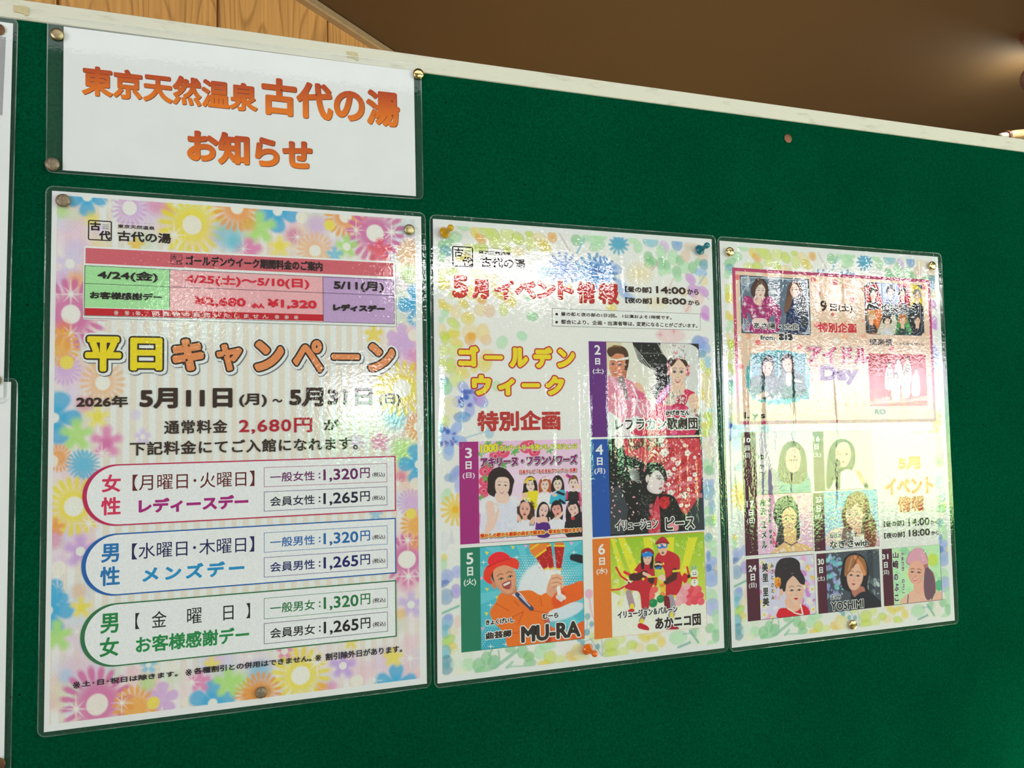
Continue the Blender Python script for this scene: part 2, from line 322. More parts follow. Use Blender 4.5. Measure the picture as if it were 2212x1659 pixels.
# ------------------------------------------------------------------ notice board
bd = empty('notice_board', (0, 0, 0)); tag(bd, 'green felt notice board with a cream aluminium frame, holding all the posters', 'notice board')
BX0, BX1, BY0, BY1 = -0.62, 1.52, -0.80, 0.1365
MB().box(BX0, BX1, .002, .016, BZ + BY0, BZ + BY1).build('felt_panel', M_FELT, bd)
FW = .0165
fr = MB()
def rail(x0, x1, z0, z1, name='frame_rail'):
    return MB().box(x0, x1, .0006, .022, z0, z1, bev=.0009).build(name, M_FRAME, bd)
rail(BX0 - FW, BX1 + FW, BZ + BY1, BZ + BY1 + FW)
rail(BX0 - FW, BX1 + FW, BZ + BY0 - FW, BZ + BY0)
rail(BX0 - FW, BX0, BZ + BY0, BZ + BY1); rail(BX1, BX1 + FW, BZ + BY0, BZ + BY1)
for x in (BX0 + .05, BX1 - .05):
    MB().box(x - .015, x + .015, .0225, .05, 0.03, BZ - .05).build('leg', M_FRAME, bd)
    MB().box(x - .02, x + .02, -.22, .30, 0.0, .03, bev=.006).build('foot', M_FRAME, bd)

# wooden pole hung under the ceiling beyond the right end of the picture
def along(px, py, t): d = CR @ np.array([(px - 1106.0) / FPX, -(py - 829.5) / FPX, -1.0]); return wb(*(CAM + t * d))
M_POLE = wood_material('tan_pole', (.20, .11, .05, 1), (.42, .27, .12, 1), 3)
q0, q1 = along(2176, 293, 2.2), along(2900, 222, 2.6); dv = (q1 - q0).normalized(); ln = (q1 - q0).length
pole = empty('wooden_pole', q0); tag(pole, 'tan wooden pole with a pale end cap rising above the frame at the right edge', 'pole')
pole.rotation_euler = dv.to_track_quat('Z', 'Y').to_euler()
MB().lathe([(.012, .002), (.0135, .03), (.0135, ln)], 20).build('rod', M_POLE, pole, True)
MB().lathe([(.0125, -.004), (.0145, -.003), (.0145, .003), (.0125, .004)], 20).build('ring', M_LAMPB, pole, True)
MB().lathe([(.002, -.030), (.0085, -.028), (.0095, -.020), (.0095, -.004), (.011, -.003)], 20).build('end_cap', M_WALL, pole, True)
mi = pole.matrix_basis.copy() if False else (Matrix.Translation(q0) @ dv.to_track_quat('Z', 'Y').to_matrix().to_4x4()).inverted()
for t in (.45, .95):
    h = q0 + dv * ln * t; top = Vector((h.x, h.y, CZ)); a = mi @ h; b = mi @ top; dd = (b - a)
    MB().lathe([(.003, 0), (.003, dd.length)], 8, Matrix.Translation(a) @ dd.to_track_quat('Z', 'Y').to_matrix().to_4x4()).build('hanger', M_LAMPB, pole)

pl = bpy.data.lights.new('spot_lamp_glow', 'POINT'); pl.energy = 3.6; pl.color = (.95, 1, .9); pl.shadow_soft_size = .02
po = bpy.data.objects.new('spot_lamp_glow', pl); COL.objects.link(po); po.location = (2.20, .80, CZ - .11)

# ------------------------------------------------------------------ posters: local frame in mm from the paper's top left, x right, y down
def unp(px, py, z=0.0):       # photograph pixel -> point of the board plane
    d = CR @ np.array([(px - 1106.0) / FPX, -(py - 829.5) / FPX, -1.0]); t = (z - CAM[2]) / d[2]
    return CAM + t * d
LAY = 0.000035
class Sheet:
    def __init__(s, name, label, cat, corners, w, h, x, y, rot, lift=0.0, group=None):
        A = []; dst = [(0,0),(w,0),(w,h),(0,h)]
        for (u, v), (X, Y) in zip(corners, dst):
            A.append([u, v, 1, 0, 0, 0, -X*u, -X*v, -X]); A.append([0, 0, 0, u, v, 1, -Y*u, -Y*v, -Y])
        s.H = np.linalg.svd(np.array(A, float))[2][-1].reshape(3, 3)
        s.w, s.h = w, h
        s.root = empty(name, wb(x, y, lift), (0, -rot, 0)); tag(s.root, label, cat, group)
        s.layer = 1
    def m(s, p):
        q = s.H @ np.array([p[0], p[1], 1.0]); return q[:2] / q[2]
    def nl(s): s.layer += 1; return s.layer
    def flat(s, name, P, F, cols, parent=None, layer=None, z=None):
        # P: mm points; cols: one colour or one per vertex; z: optional extra layers per vertex
        P = np.asarray(P, float); n = len(P)
        L = (layer if layer is not None else s.nl()) * np.ones(n)
        if z is not None: L = L + z
        V = np.stack([P[:, 0] / 1000, -L * LAY, -P[:, 1] / 1000], 1)
        me = bpy.data.meshes.new(name)
        F = np.asarray(F) if not isinstance(F, list) else F
        if isinstance(F, np.ndarray):
            k = F.shape[1]
            me.vertices.add(n); me.vertices.foreach_set('co', V.astype(np.float32).ravel())
            me.loops.add(F.size); me.loops.foreach_set('vertex_index', F.astype(np.int32).ravel())
            me.polygons.add(len(F)); me.polygons.foreach_set('loop_start', np.arange(0, F.size, k, dtype=np.int32))
            me.polygons.foreach_set('loop_total', np.full(len(F), k, dtype=np.int32))
        else: me.from_pydata(V.tolist(), [], F)
        cols = np.asarray(cols, float)
        if cols.ndim == 1: cols = np.tile(cols[:3], (n, 1))
        at = me.color_attributes.new('ink', 'FLOAT_COLOR', 'POINT')
        at.data.foreach_set('color', np.concatenate([cols[:, :3], np.ones((n, 1))], 1).astype(np.float32).ravel())
        me.materials.append(M_INK); me.update(calc_edges=True); me.validate()
        o = bpy.data.objects.new(name, me); COL.objects.link(o); o.parent = parent or s.root
        return o

def rrect(x0, y0, x1, y1, r=0.0, n=6, left_only=False):
    if r <= 0: return [(x0, y0), (x1, y0), (x1, y1), (x0, y1)]
    out = []
    cs = [(x0 + r, y0 + r, 180), (x1 - r, y0 + r, 270), (x1 - r, y1 - r, 0), (x0 + r, y1 - r, 90)]
    for k, (cx, cy, a0) in enumerate(cs):
        if left_only and k in (1, 2): out.append((x1, y0) if k == 1 else (x1, y1)); continue
        for i in range(n + 1):
            a = math.radians(a0 + 90.0 * i / n); out.append((cx + r * math.cos(a), cy + r * math.sin(a)))
    return out
def panel(S, name, tl, br, col, r=0.0, parent=None, layer=None, left_only=False, n=6, inset=0.0):
    a, b = S.m(tl), S.m(br)
    p = rrect(a[0] + inset, a[1] + inset, b[0] - inset, b[1] - inset, r, n, left_only)
    return S.flat(name, p, [tuple(reversed(range(len(p))))], col, parent, layer)
def outline(S, name, tl, br, w, col, r=0.0, parent=None, layer=None, mmbox=None):
    if mmbox: x0, y0, x1, y1 = mmbox
    else: (x0, y0), (x1, y1) = S.m(tl), S.m(br)
    a = rrect(x0, y0, x1, y1, r, 5); b = rrect(x0 + w, y0 + w, x1 - w, y1 - w, max(r - w, 0.01) if r > 0 else 0, 5)
    n = len(a); F = [(i, n + i, n + (i + 1) % n, (i + 1) % n) for i in range(n)]
    return S.flat(name, a + b, F, col, parent, layer)
def strips(S, name, segs, w, col, parent=None, layer=None):   # straight printed rules given by pixel end points
    P = []; F = []
    for a, b in segs:
        a, b = S.m(a), S.m(b); d = b - a; d /= np.hypot(*d); nn = np.array([-d[1], d[0]]) * w / 2; k = len(P)
        P += [a - nn, b - nn, b + nn, a + nn]; F.append((k + 3, k + 2, k + 1, k))
    return S.flat(name, P, F, col, parent, layer)

# ---- lettering
_GC = {}
def glyphs(body, sp=1.0, res=3):
    key = (body, sp, res)
    if key in _GC: return _GC[key]
    c = bpy.data.curves.new('t', 'FONT'); c.body = body; c.resolution_u = res; c.space_character = sp; c.size = 1.0
    o = bpy.data.objects.new('t', c); COL.objects.link(o)
    me = o.evaluated_get(bpy.context.evaluated_depsgraph_get()).to_mesh()
    me.calc_loop_triangles()
    V = np.zeros(len(me.vertices) * 3); me.vertices.foreach_get('co', V); V = V.reshape(-1, 3)[:, :2].copy()
    T = np.zeros(len(me.loop_triangles) * 3, np.int32); me.loop_triangles.foreach_get('vertices', T); T = T.reshape(-1, 3)
    # orient all triangles the same way
    a, b, c3 = V[T[:, 0]], V[T[:, 1]], V[T[:, 2]]
    ar = (b[:,0]-a[:,0])*(c3[:,1]-a[:,1]) - (b[:,1]-a[:,1])*(c3[:,0]-a[:,0])
    T[ar < 0] = T[ar < 0][:, ::-1]; T = T[np.abs(ar) > 1e-12]
    o.to_mesh_clear(); bpy.data.objects.remove(o); bpy.data.curves.remove(c)
    # outline edges with their outward side
    E = np.concatenate([T[:, [0, 1]], T[:, [1, 2]], T[:, [2, 0]]])
    S_ = set(map(tuple, E.tolist())); B = [e for e in S_ if (e[1], e[0]) not in S_]
    _GC[key] = (V, T, B); return _GC[key]
def fatten(P, T, B, w):
    # P in mm with y down; grow the outline by w with round joins; every strip sits at its own hair of a height
    V = [tuple(p) for p in P]; F = [tuple(t) for t in T]; Z = [0.0] * len(V)
    if w <= 0: return V, F, Z
    inc = {}; outg = {}; cnt = 0
    for i, j in B:
        d = P[j] - P[i]; l = math.hypot(d[0], d[1])
        if l < 1e-9: continue
        n = (-d[1] / l, d[0] / l); k = len(V); cnt += 1; z = -.08 - .031 * (cnt * 7 % 13)
        V += [tuple(P[i]), tuple(P[j]), (P[j][0] + n[0]*w, P[j][1] + n[1]*w), (P[i][0] + n[0]*w, P[i][1] + n[1]*w)]; Z += [z] * 4
        F += [(k, k + 1, k + 2), (k, k + 2, k + 3)]
        outg[i] = n; inc[j] = n
    for v in inc:
        if v in outg:
            n1, n2 = inc[v], outg[v]
            cr = n1[0]*n2[1] - n1[1]*n2[0]; dt = n1[0]*n2[0] + n1[1]*n2[1]
            if abs(cr) < 1e-3 and dt > 0: continue
            a1 = math.atan2(n1[1], n1[0]); da = math.atan2(cr, dt)
            if da > 0: continue             # concave corner, already covered
            steps = max(1, int(abs(da) / 0.55)); cnt += 1; z = -.52 - .029 * (cnt * 5 % 11)
            c = len(V); V.append(tuple(P[v])); Z.append(z)
            for q in range(steps + 1):
                a = a1 + da * q / steps; V.append((P[v][0] + w*math.cos(a), P[v][1] + w*math.sin(a))); Z.append(z)
                if q: F.append((c, c + q, c + q + 1))
    return V, F, Z
def tx(S, body, tl, br, col, w=0.0, halos=(), name='lettering', sp=1.0, parent=None, layer=None, grad=None, mmbox=None, res=3, shear=0.0):
    if mmbox: x0, y0, x1, y1 = mmbox
    else: (x0, y0), (x1, y1) = S.m(tl), S.m(br)
    V, T, B = glyphs(body, sp, res)
    lo, hi = V.min(0), V.max(0)
    x0 += w; y0 += w; x1 -= w; y1 -= w
    sx, sy = (x1 - x0) / (hi[0] - lo[0]), (y1 - y0) / (hi[1] - lo[1])
    P = np.stack([x0 + (V[:, 0] - lo[0]) * sx, y1 - (V[:, 1] - lo[1]) * sy], 1)
    if shear: P[:, 1] += shear * (P[:, 0] - x0)
    AV = []; AF = []; AC = []; AZ = []
    def add(ww, c, dx, dy, z):
        v, f, zz = fatten(P, T, B, ww); k = len(AV)
        v = [(a + dx, b + dy) for a, b in v]
        AV.extend(v); AF.extend([(i[0] + k, i[2] + k, i[1] + k) for i in f])
        if c == 'grad':
            for a, b in v:
                t = min(1, max(0, (b - y0) / (y1 - y0))); AC.append([g0 * (1 - t) + g1 * t for g0, g1 in zip(*grad)])
        else: AC.extend([c] * len(v))
        AZ.extend([z * 1.0 + q_ for q_ in zz])
    hs = list(halos)
    for q, h in enumerate(hs): add(w + h[0], h[1], h[2] if len(h) > 2 else 0, h[3] if len(h) > 3 else 0, q)
    add(w, 'grad' if grad else col, 0, 0, len(hs))
    L = layer if layer is not None else S.layer + 1
    if layer is None: S.layer = L + len(hs)
    return S.flat(name, AV, AF, AC, parent, L, np.array(AZ, float))
def txe(S, view, items, col, **kw):        # items: (char, x0, y0, x1, y1) in one view
    for ch, x0, y0, x1, y1 in items: tx(S, ch, view(x0, y0), view(x1, y1), col, **kw)

# ---- printed pictures: painted in memory onto a grid, laid down as ink
def smooth(pts, n=5):
    P = np.asarray(pts, float); N = len(P); out = []
    for i in range(N):
        p0, p1, p2, p3 = P[i-1], P[i], P[(i+1) % N], P[(i+2) % N]
        for k in range(n):
            t = k / n; out.append(.5 * ((2*p1) + (-p0+p2)*t + (2*p0-5*p1+4*p2-p3)*t*t + (-p0+3*p1-3*p2+p3)*t**3))
    return np.array(out)
class Pic:
    def __init__(s, S, tl, br, step, base, mmbox=None):
        s.S = S
        if mmbox: s.x0, s.y0, s.x1, s.y1 = mmbox
        else: (s.x0, s.y0), (s.x1, s.y1) = S.m(tl), S.m(br)
        s.nx = max(4, int((s.x1 - s.x0) / step)); s.ny = max(4, int((s.y1 - s.y0) / step))
        s.a = np.ones((s.ny, s.nx, 3)) * np.array(ink(*base))
        s.gx = (s.x1 - s.x0) / (s.nx - 1); s.gy = (s.y1 - s.y0) / (s.ny - 1)
        s.view = lambda x, y: (x, y); s.rng = np.random.RandomState(5)
    def g(s, x, y):
        m = s.S.m(s.view(x, y)); return np.array([(m[0] - s.x0) / s.gx, (m[1] - s.y0) / s.gy])
    def _box(s, x0, y0, x1, y1):
        return max(0, int(math.floor(x0))), max(0, int(math.floor(y0))), min(s.nx, int(math.ceil(x1)) + 1), min(s.ny, int(math.ceil(y1)) + 1)
    def put(s, bx, M, col, al=1.0):
        X0, Y0, X1, Y1 = bx
        c = np.array(ink(*col)) if not callable(col) else None
        M = (M * al)[..., None]
        s.a[Y0:Y1, X0:X1] = s.a[Y0:Y1, X0:X1] * (1 - M) + c * M
    def ell(s, cx, cy, rx, ry, col, rot=0, soft=0.0, al=1.0, ring=0.0):
        c = s.g(cx, cy); ex = s.g(cx + rx, cy) - c; ey = s.g(cx, cy + ry) - c
        rx_, ry_ = math.hypot(*ex), math.hypot(*ey); a = math.radians(rot); R = max(rx_, ry_) + 2
        bx = s._box(c[0] - R, c[1] - R, c[0] + R, c[1] + R)
        if bx[2] <= bx[0] or bx[3] <= bx[1]: return
        yy, xx = np.mgrid[bx[1]:bx[3], bx[0]:bx[2]].astype(float); dx = xx - c[0]; dy = yy - c[1]
        u = (dx * math.cos(a) + dy * math.sin(a)) / max(rx_, .3); v = (-dx * math.sin(a) + dy * math.cos(a)) / max(ry_, .3)
        r = np.sqrt(u*u + v*v); aa = 1.0 / max(min(rx_, ry_), .5)
        if ring: M = np.clip((1 + aa/2 - r) / aa, 0, 1) * np.clip((r - (1 - ring) + aa/2) / aa, 0, 1)
        else:
            e = max(soft, aa); M = np.clip((1 + (0 if soft else aa/2) - r) / e, 0, 1)
            if soft: M = M * M * (3 - 2*M)
        s.put(bx, M, col, al)
    def poly(s, pts, col, al=1.0, sm=True, blur=0):
        P = np.array([s.g(*p) for p in pts]);
        if sm: P = smooth(P)
        bx = s._box(P[:,0].min() - 1 - blur, P[:,1].min() - 1 - blur, P[:,0].max() + 1 + blur, P[:,1].max() + 1 + blur)
        if bx[2] <= bx[0] or bx[3] <= bx[1]: return
        w, h = bx[2] - bx[0], bx[3] - bx[1]
        ys = bx[1] + (np.arange(h * 2) + .5) / 2 - .5; xs = bx[0] + (np.arange(w * 2) + .5) / 2 - .5
        M = np.zeros((h * 2, w * 2), bool)
        for (x1, y1), (x2, y2) in zip(P, np.roll(P, -1, 0)):
            if y1 == y2: continue
            k = (ys >= min(y1, y2)) & (ys < max(y1, y2))
            if not k.any(): continue
            xi = x1 + (ys[k] - y1) * (x2 - x1) / (y2 - y1)
            M[k] ^= xs[None, :] < xi[:, None]
        M = M.reshape(h, 2, w, 2).mean((1, 3))
        if blur:
            k = int(blur); ker = np.ones(2*k + 1) / (2*k + 1)
            M = np.apply_along_axis(lambda r: np.convolve(r, ker, 'same'), 0, M); M = np.apply_along_axis(lambda r: np.convolve(r, ker, 'same'), 1, M)
        s.put(bx, M, col, al)
    def line(s, pts, w, col, al=1.0, taper=False):
        P = np.array([s.g(*p) for p in pts]); c = s.g(*pts[0]); W = math.hypot(*(s.g(pts[0][0] + w, pts[0][1]) - c)) / 2
        bx = s._box(P[:,0].min() - W - 1, P[:,1].min() - W - 1, P[:,0].max() + W + 1, P[:,1].max() + W + 1)
        if bx[2] <= bx[0] or bx[3] <= bx[1]: return
        yy, xx = np.mgrid[bx[1]:bx[3], bx[0]:bx[2]].astype(float); D = np.full(xx.shape, 1e9)
        n = len(P) - 1
        for i in range(n):
            a, b = P[i], P[i+1]; d = b - a; l2 = d @ d + 1e-9
            t = np.clip(((xx - a[0]) * d[0] + (yy - a[1]) * d[1]) / l2, 0, 1)
            dd = np.hypot(xx - a[0] - t*d[0], yy - a[1] - t*d[1])
            if taper: dd = dd + W * ((i + t) / n)
            D = np.minimum(D, dd)
        s.put(bx, np.clip(W + .5 - D, 0, 1), col, al)
    def speck(s, x0, y0, x1, y1, n, r0, r1, cols, al=.8, soft=0.0):
        for _ in range(n):
            r = s.rng.uniform(r0, r1); s.ell(s.rng.uniform(x0, x1), s.rng.uniform(y0, y1), r, r * s.rng.uniform(.6, 1), cols[s.rng.randint(len(cols))], s.rng.uniform(0, 180), soft, al)
    def vgrad(s, c0, c1, al=1.0):
        t = np.linspace(0, 1, s.ny)[:, None, None]; g = np.array(ink(*c0)) * (1-t) + np.array(ink(*c1)) * t
        s.a = s.a * (1 - al) + g * al
    def star(s, cx, cy, r, col=(226, 226, 218), al=.9, n=8, w=None):
        w = w or r * .07
        for k in range(n):
            a = math.pi * 2 * k / n; rr = r if k % 2 == 0 else r * .72
            s.line([(cx, cy), (cx + rr * math.cos(a), cy + rr * math.sin(a))], w * 2, col, al, taper=True)
        s.ell(cx, cy, r * .2, r * .2, col, 0, .8, al)
    def flower(s, cx, cy, r, n, col, al=.85, c=None, wr=.34, inner=.30, a0=0, soft=.25, cc=(216, 216, 208), core=None):
        for k in range(n):
            a = a0 + 360.0 * k / n; ra = math.radians(a); m = (1 + inner) / 2
            # petal axes mapped through the paper frame
            q0 = s.g(cx, cy); q1 = s.g(cx + r * m * math.cos(ra), cy + r * m * math.sin(ra)); d = q1 - q0
            L = math.hypot(*(s.g(cx + r * (1 - inner) / 2 * math.cos(ra), cy + r * (1 - inner) / 2 * math.sin(ra)) - q0)) * 1.08
            Wd = L * wr / (.5 * (1 - inner)) * .5
            ang = math.atan2(d[1], d[0]); R = max(L, Wd) + 2
            bx = s._box(q1[0] - R, q1[1] - R, q1[0] + R, q1[1] + R)
            if bx[2] <= bx[0] or bx[3] <= bx[1]: continue
            yy, xx = np.mgrid[bx[1]:bx[3], bx[0]:bx[2]].astype(float); dx = xx - q1[0]; dy = yy - q1[1]
            u = (dx * math.cos(ang) + dy * math.sin(ang)) / L; v = (-dx * math.sin(ang) + dy * math.cos(ang)) / Wd
            v = v / np.clip(.55 + .45 * (u + 1) / 2 * 1.4, .3, 1.2)
            rr = np.sqrt(u*u + v*v); M = np.clip((1 - rr) / max(soft, 1.0 / max(Wd, .6)), 0, 1)
            s.put(bx, M, col, al)
        s.ell(cx, cy, r * (.62 if n < 9 else .80), r * (.62 if n < 9 else .80), core or col, 0, .55, al)
        if c: s.ell(cx, cy, c, c, cc, 0, 0, .97)
    def grain(s, amt): s.a *= 1 + s.rng.uniform(-amt, amt, (s.ny, s.nx, 1))
    def lay(s, name, parent=None, layer=None):
        nx, ny = s.nx, s.ny
        X, Y = np.meshgrid(np.linspace(s.x0, s.x1, nx), np.linspace(s.y0, s.y1, ny))
        i = np.arange(nx * ny).reshape(ny, nx)
        F = np.stack([i[:-1, :-1], i[1:, :-1], i[1:, 1:], i[:-1, 1:]], -1).reshape(-1, 4)
        return s.S.flat(name, np.stack([X.ravel(), Y.ravel()], 1), F, np.clip(s.a.reshape(-1, 3), .003, .88), parent, layer)
    # a small printed portrait face; w, h half sizes in view units, rot in degrees
    def face(s, cx, cy, w, h, rot=0, skin=(225, 180, 150), mouth='smile', lip=(185, 50, 60), turn=0.0, eye=(35, 22, 20), brow=(70, 45, 35), shade=None, lid=None, blush=.25):
        a = math.radians(rot); ca, sa = math.cos(a), math.sin(a)
        P = lambda u, v: (cx + u * w * ca - v * h * sa, cy + u * w * sa * (w/w) + v * h * ca)
        t = turn
        s.poly([P(-.95,-.45), P(-.6,-.95), P(0,-1.08), P(.6,-.95), P(.95,-.45), P(.97,.1), P(.84,.48), P(.58,.82), P(.24+t*.2,1.0), P(-.24+t*.2,1.0), P(-.58,.82), P(-.84,.48), P(-.97,.1)], skin)
        dk = shade or tuple(int(v * .82) for v in skin)
        s.poly([P(-.97,.0), P(-.84,.48), P(-.58,.82), P(-.24+t*.2,1.0), P(-.45,.72), P(-.74,.4)], dk, .4, blur=1)
        s.poly([P(.97,.0), P(.84,.48), P(.58,.82), P(.24+t*.2,1.0), P(.45,.72), P(.74,.4)], dk, .4, blur=1)
        s.ell(*P(t*.4, .1), w*.30, h*.62, tuple(min(245, int(v*1.07)) for v in skin), rot, .9, .5)
        if blush:
            for q in (-1, 1): s.ell(*P(q*.52 + t*.2, .28), w*.28, h*.2, (215, 110, 105), rot, .9, blush)
        for q in (-1, 1):
            ex = q * .42 + t * .28; ez = 1 - .25 * max(0, q * t)
            if lid: s.ell(*P(ex, -.13), w*.27*ez, h*.13, lid, rot, .5, .6)
            s.poly([P(ex-.19*ez,-.02), P(ex-.02,-.085), P(ex+.19*ez,-.02), P(ex,.035)], (222, 212, 204), .85)
            s.ell(*P(ex + t*.04, -.025), w*.10*ez, h*.062, eye, rot)
            s.line([P(ex-.22*ez,-.01), P(ex-.1*ez,-.085), P(ex+.1*ez,-.085), P(ex+.22*ez,-.02)], w*.075, eye, .9)
            s.line([P(ex-.26*ez,-.30+.03*(q<0)), P(ex,-.37), P(ex+.26*ez,-.30+.03*(q>0))], w*.075, brow, .7)
        s.line([P(t*.5+.06,-.05), P(t*.5+.10,.22), P(t*.5-.02,.31)], w*.07, dk, .7)
        s.line([P(t*.45-.12,.32), P(t*.45,.35), P(t*.45+.12,.32)], w*.06, tuple(int(v*.7) for v in skin), .8)
        m = t * .38
        if mouth == 'smile':
            s.poly([P(m-.34,.50), P(m,.54), P(m+.34,.50), P(m+.2,.68), P(m,.74), P(m-.2,.68)], lip)
            s.poly([P(m-.27,.535), P(m,.565), P(m+.27,.535), P(m+.12,.635), P(m-.12,.635)], (240, 236, 230))
        elif mouth == 'open':
            s.ell(*P(m,.62), w*.27, h*.2, lip, rot); s.ell(*P(m,.63), w*.17, h*.12, (70, 15, 20), rot); s.ell(*P(m,.53), w*.15, h*.04, (235, 230, 225), rot)
        else:
            s.poly([P(m-.24,.57), P(m-.06,.51), P(m,.53), P(m+.06,.51), P(m+.24,.57), P(m,.68)], lip)
            s.line([P(m-.22,.575), P(m,.585), P(m+.22,.575)], w*.04, tuple(int(v*.5) for v in lip))
        return P

# ---- laminate pouch over a sheet
def laminate(S, mg, rad, bow, matl, lift=.0013, cell=3.0, nm='laminate_film'):
    x0, y0, x1, y1 = -mg[0], -mg[1], S.w + mg[2], S.h + mg[3]
    nx = int((x1 - x0) / cell) + 1; ny = int((y1 - y0) / cell) + 1
    X, Y = np.meshgrid(np.linspace(x0, x1, nx), np.linspace(y0, y1, ny))
    X = X.ravel(); Y = Y.ravel()
    for i in range(len(X)):                # round the corners
        cx = x0 + rad if X[i] < x0 + rad else (x1 - rad if X[i] > x1 - rad else None)
        cy = y0 + rad if Y[i] < y0 + rad else (y1 - rad if Y[i] > y1 - rad else None)
        if cx is not None and cy is not None:
            dx, dy = X[i] - cx, Y[i] - cy; l = math.hypot(dx, dy)
            if l > rad: X[i] = cx + dx * rad / l; Y[i] = cy + dy * rad / l
    Z = np.array([bow(a, b) for a, b in zip(X, Y)])
    V = np.stack([X / 1000, -(lift + Z / 1000), -Y / 1000], 1)
    idx = np.arange(nx * ny).reshape(ny, nx)
    F = np.stack([idx[:-1, :-1], idx[1:, :-1], idx[1:, 1:], idx[:-1, 1:]], -1).reshape(-1, 4)
    o = mesh_obj(nm, V, F.tolist(), matl, S.root, smooth=True)
    # sealed edge: a thin raised bead all round
    a = rrect(x0, y0, x1, y1, rad, 6); 
    dense = []
    for i in range(len(a)):
        p, q = a[i], a[(i+1) % len(a)]; k = max(1, int(math.hypot(q[0]-p[0], q[1]-p[1]) / 6))
        dense += [(p[0] + (q[0]-p[0])*t/k, p[1] + (q[1]-p[1])*t/k) for t in range(k)]
    n = len(dense); V = []
    c = np.array(dense); tang = np.roll(c, -1, 0) - np.roll(c, 1, 0); tang /= np.linalg.norm(tang, axis=1)[:, None]
    nin = np.stack([-tang[:, 1], tang[:, 0]], 1)
    for off, z in ((0, -.25), (.0, .12), (.35, .22), (.8, .05)):
        for i in range(n):
            p = c[i] + nin[i] * off; V.append((p[0]/1000, -(lift + (bow(*p) + z)/1000), -p[1]/1000))
    F = [(k*n + i, (k+1)*n + i, (k+1)*n + (i+1) % n, k*n + (i+1) % n) for k in range(3) for i in range(n)]
    mesh_obj('sealed_edge', V, F, M_RIM, S.root, smooth=True)
    return o
def paper(S, th=.25, name='paper'):
    MB().box(0, S.w/1000, 0.0 - .00001, th/1000, -S.h/1000, 0).build(name, M_PAPER, S.root)
def V_(x0, y0, k): return lambda x, y: (x0 + x / k, y0 + y / k)

# ------------------------------------------------------------------ title sheet
BLK = ink(38, 30, 30); WHT = ink(216, 220, 218)
T0 = Sheet('title_sheet', 'wide white laminated title sheet with large orange Japanese lettering at the top left', 'sign',
           [(138,57.3),(893.3,152.8),(899.3,424),(134.7,367.7)], 285.3, 117.9, .00644, .13508, .00595)
paper(T0)
Z1 = V_(0, 0, 3.318); Z2 = V_(500, 60, 3.318)
OR = (ink(168, 62, 24), ink(226, 122, 30)); DKO = ink(92, 30, 30)
for b, a, c in (('東京天然温泉', Z1(588,462), Z2(187,607)), ('古代の湯', Z2(213,347), Z2(1207,717)), ('お知らせ', Z1(1340,920), Z2(582,1030))):
    w = .88 if len(b) == 6 else 1.3
    tx(T0, b, a, c, None, w=w, halos=[(.12, DKO, .3, .42)], grad=OR, name='title_lettering', res=5)
laminate(T0, (11.5, 6.5, 6.8, 3.2), 5, lambda x, y: .25 * math.sin(x / 45.0) + .2 * math.sin(y / 20.0), M_FILM_MATT)

# ------------------------------------------------------------------ poster 1: price list with flowers
A = V_(80, 400, 4.608); B = V_(500, 430, 4.608); Cc = V_(80, 700, 4.608); D = V_(500, 700, 4.608)
E = V_(80, 980, 4.608); Fv = V_(500, 980, 4.608); G = V_(80, 1280, 4.608); Hh = V_(500, 1240, 4.608)
P1 = Sheet('price_poster', 'leftmost of the three big posters, pastel flowers around price boxes', 'poster',
           [(110,412),(911.6,469),(922.5,1477),(95.2,1580.5)], 297, 420, 0, 0, .0006)
paper(P1)
bg = Pic(P1, (121.2,421.7), (908,1465.7), .80, (214, 206, 196))
# cream and white stripes
gx = np.linspace(bg.x0, bg.x1, bg.nx); st = ((gx / 9.55) % 1.0) < .5
bg.a[:, st] = np.array(ink(208, 201, 188)); bg.a[:, ~st] = np.array(ink(214, 217, 214))
BL, YE, LI, MG, ORr, GR, PE, PK = (62,158,198), (218,202,44), (192,158,200), (192,92,148), (224,150,66), (160,203,112), (222,178,135), (205,125,168)
def F_(v, lst):
    bg.view = v
    for it in lst:
        k = it[0]
        if k == 's': bg.star(*it[1:4])
        elif k == 'b': bg.ell(it[1], it[2], it[3], it[3], it[4], 0, .75, .7)
        elif k == 'c': bg.ell(it[1], it[2], it[3], it[3], it[4] if len(it) > 4 else (218, 214, 204), 0, 0, .95)
        elif k == '5': bg.flower(it[1], it[2], it[3], 5, it[4], .88, it[5] if len(it) > 5 else None, wr=.80, inner=.16, a0=it[6] if len(it) > 6 else -90, soft=.3 if it[4] in (BL, LI) else .65)
        elif k == 'd': bg.flower(it[1], it[2], it[3]*.93, 20, it[4], .85, it[5] if len(it) > 5 else None, wr=.22, inner=.5, a0=7, soft=.5)
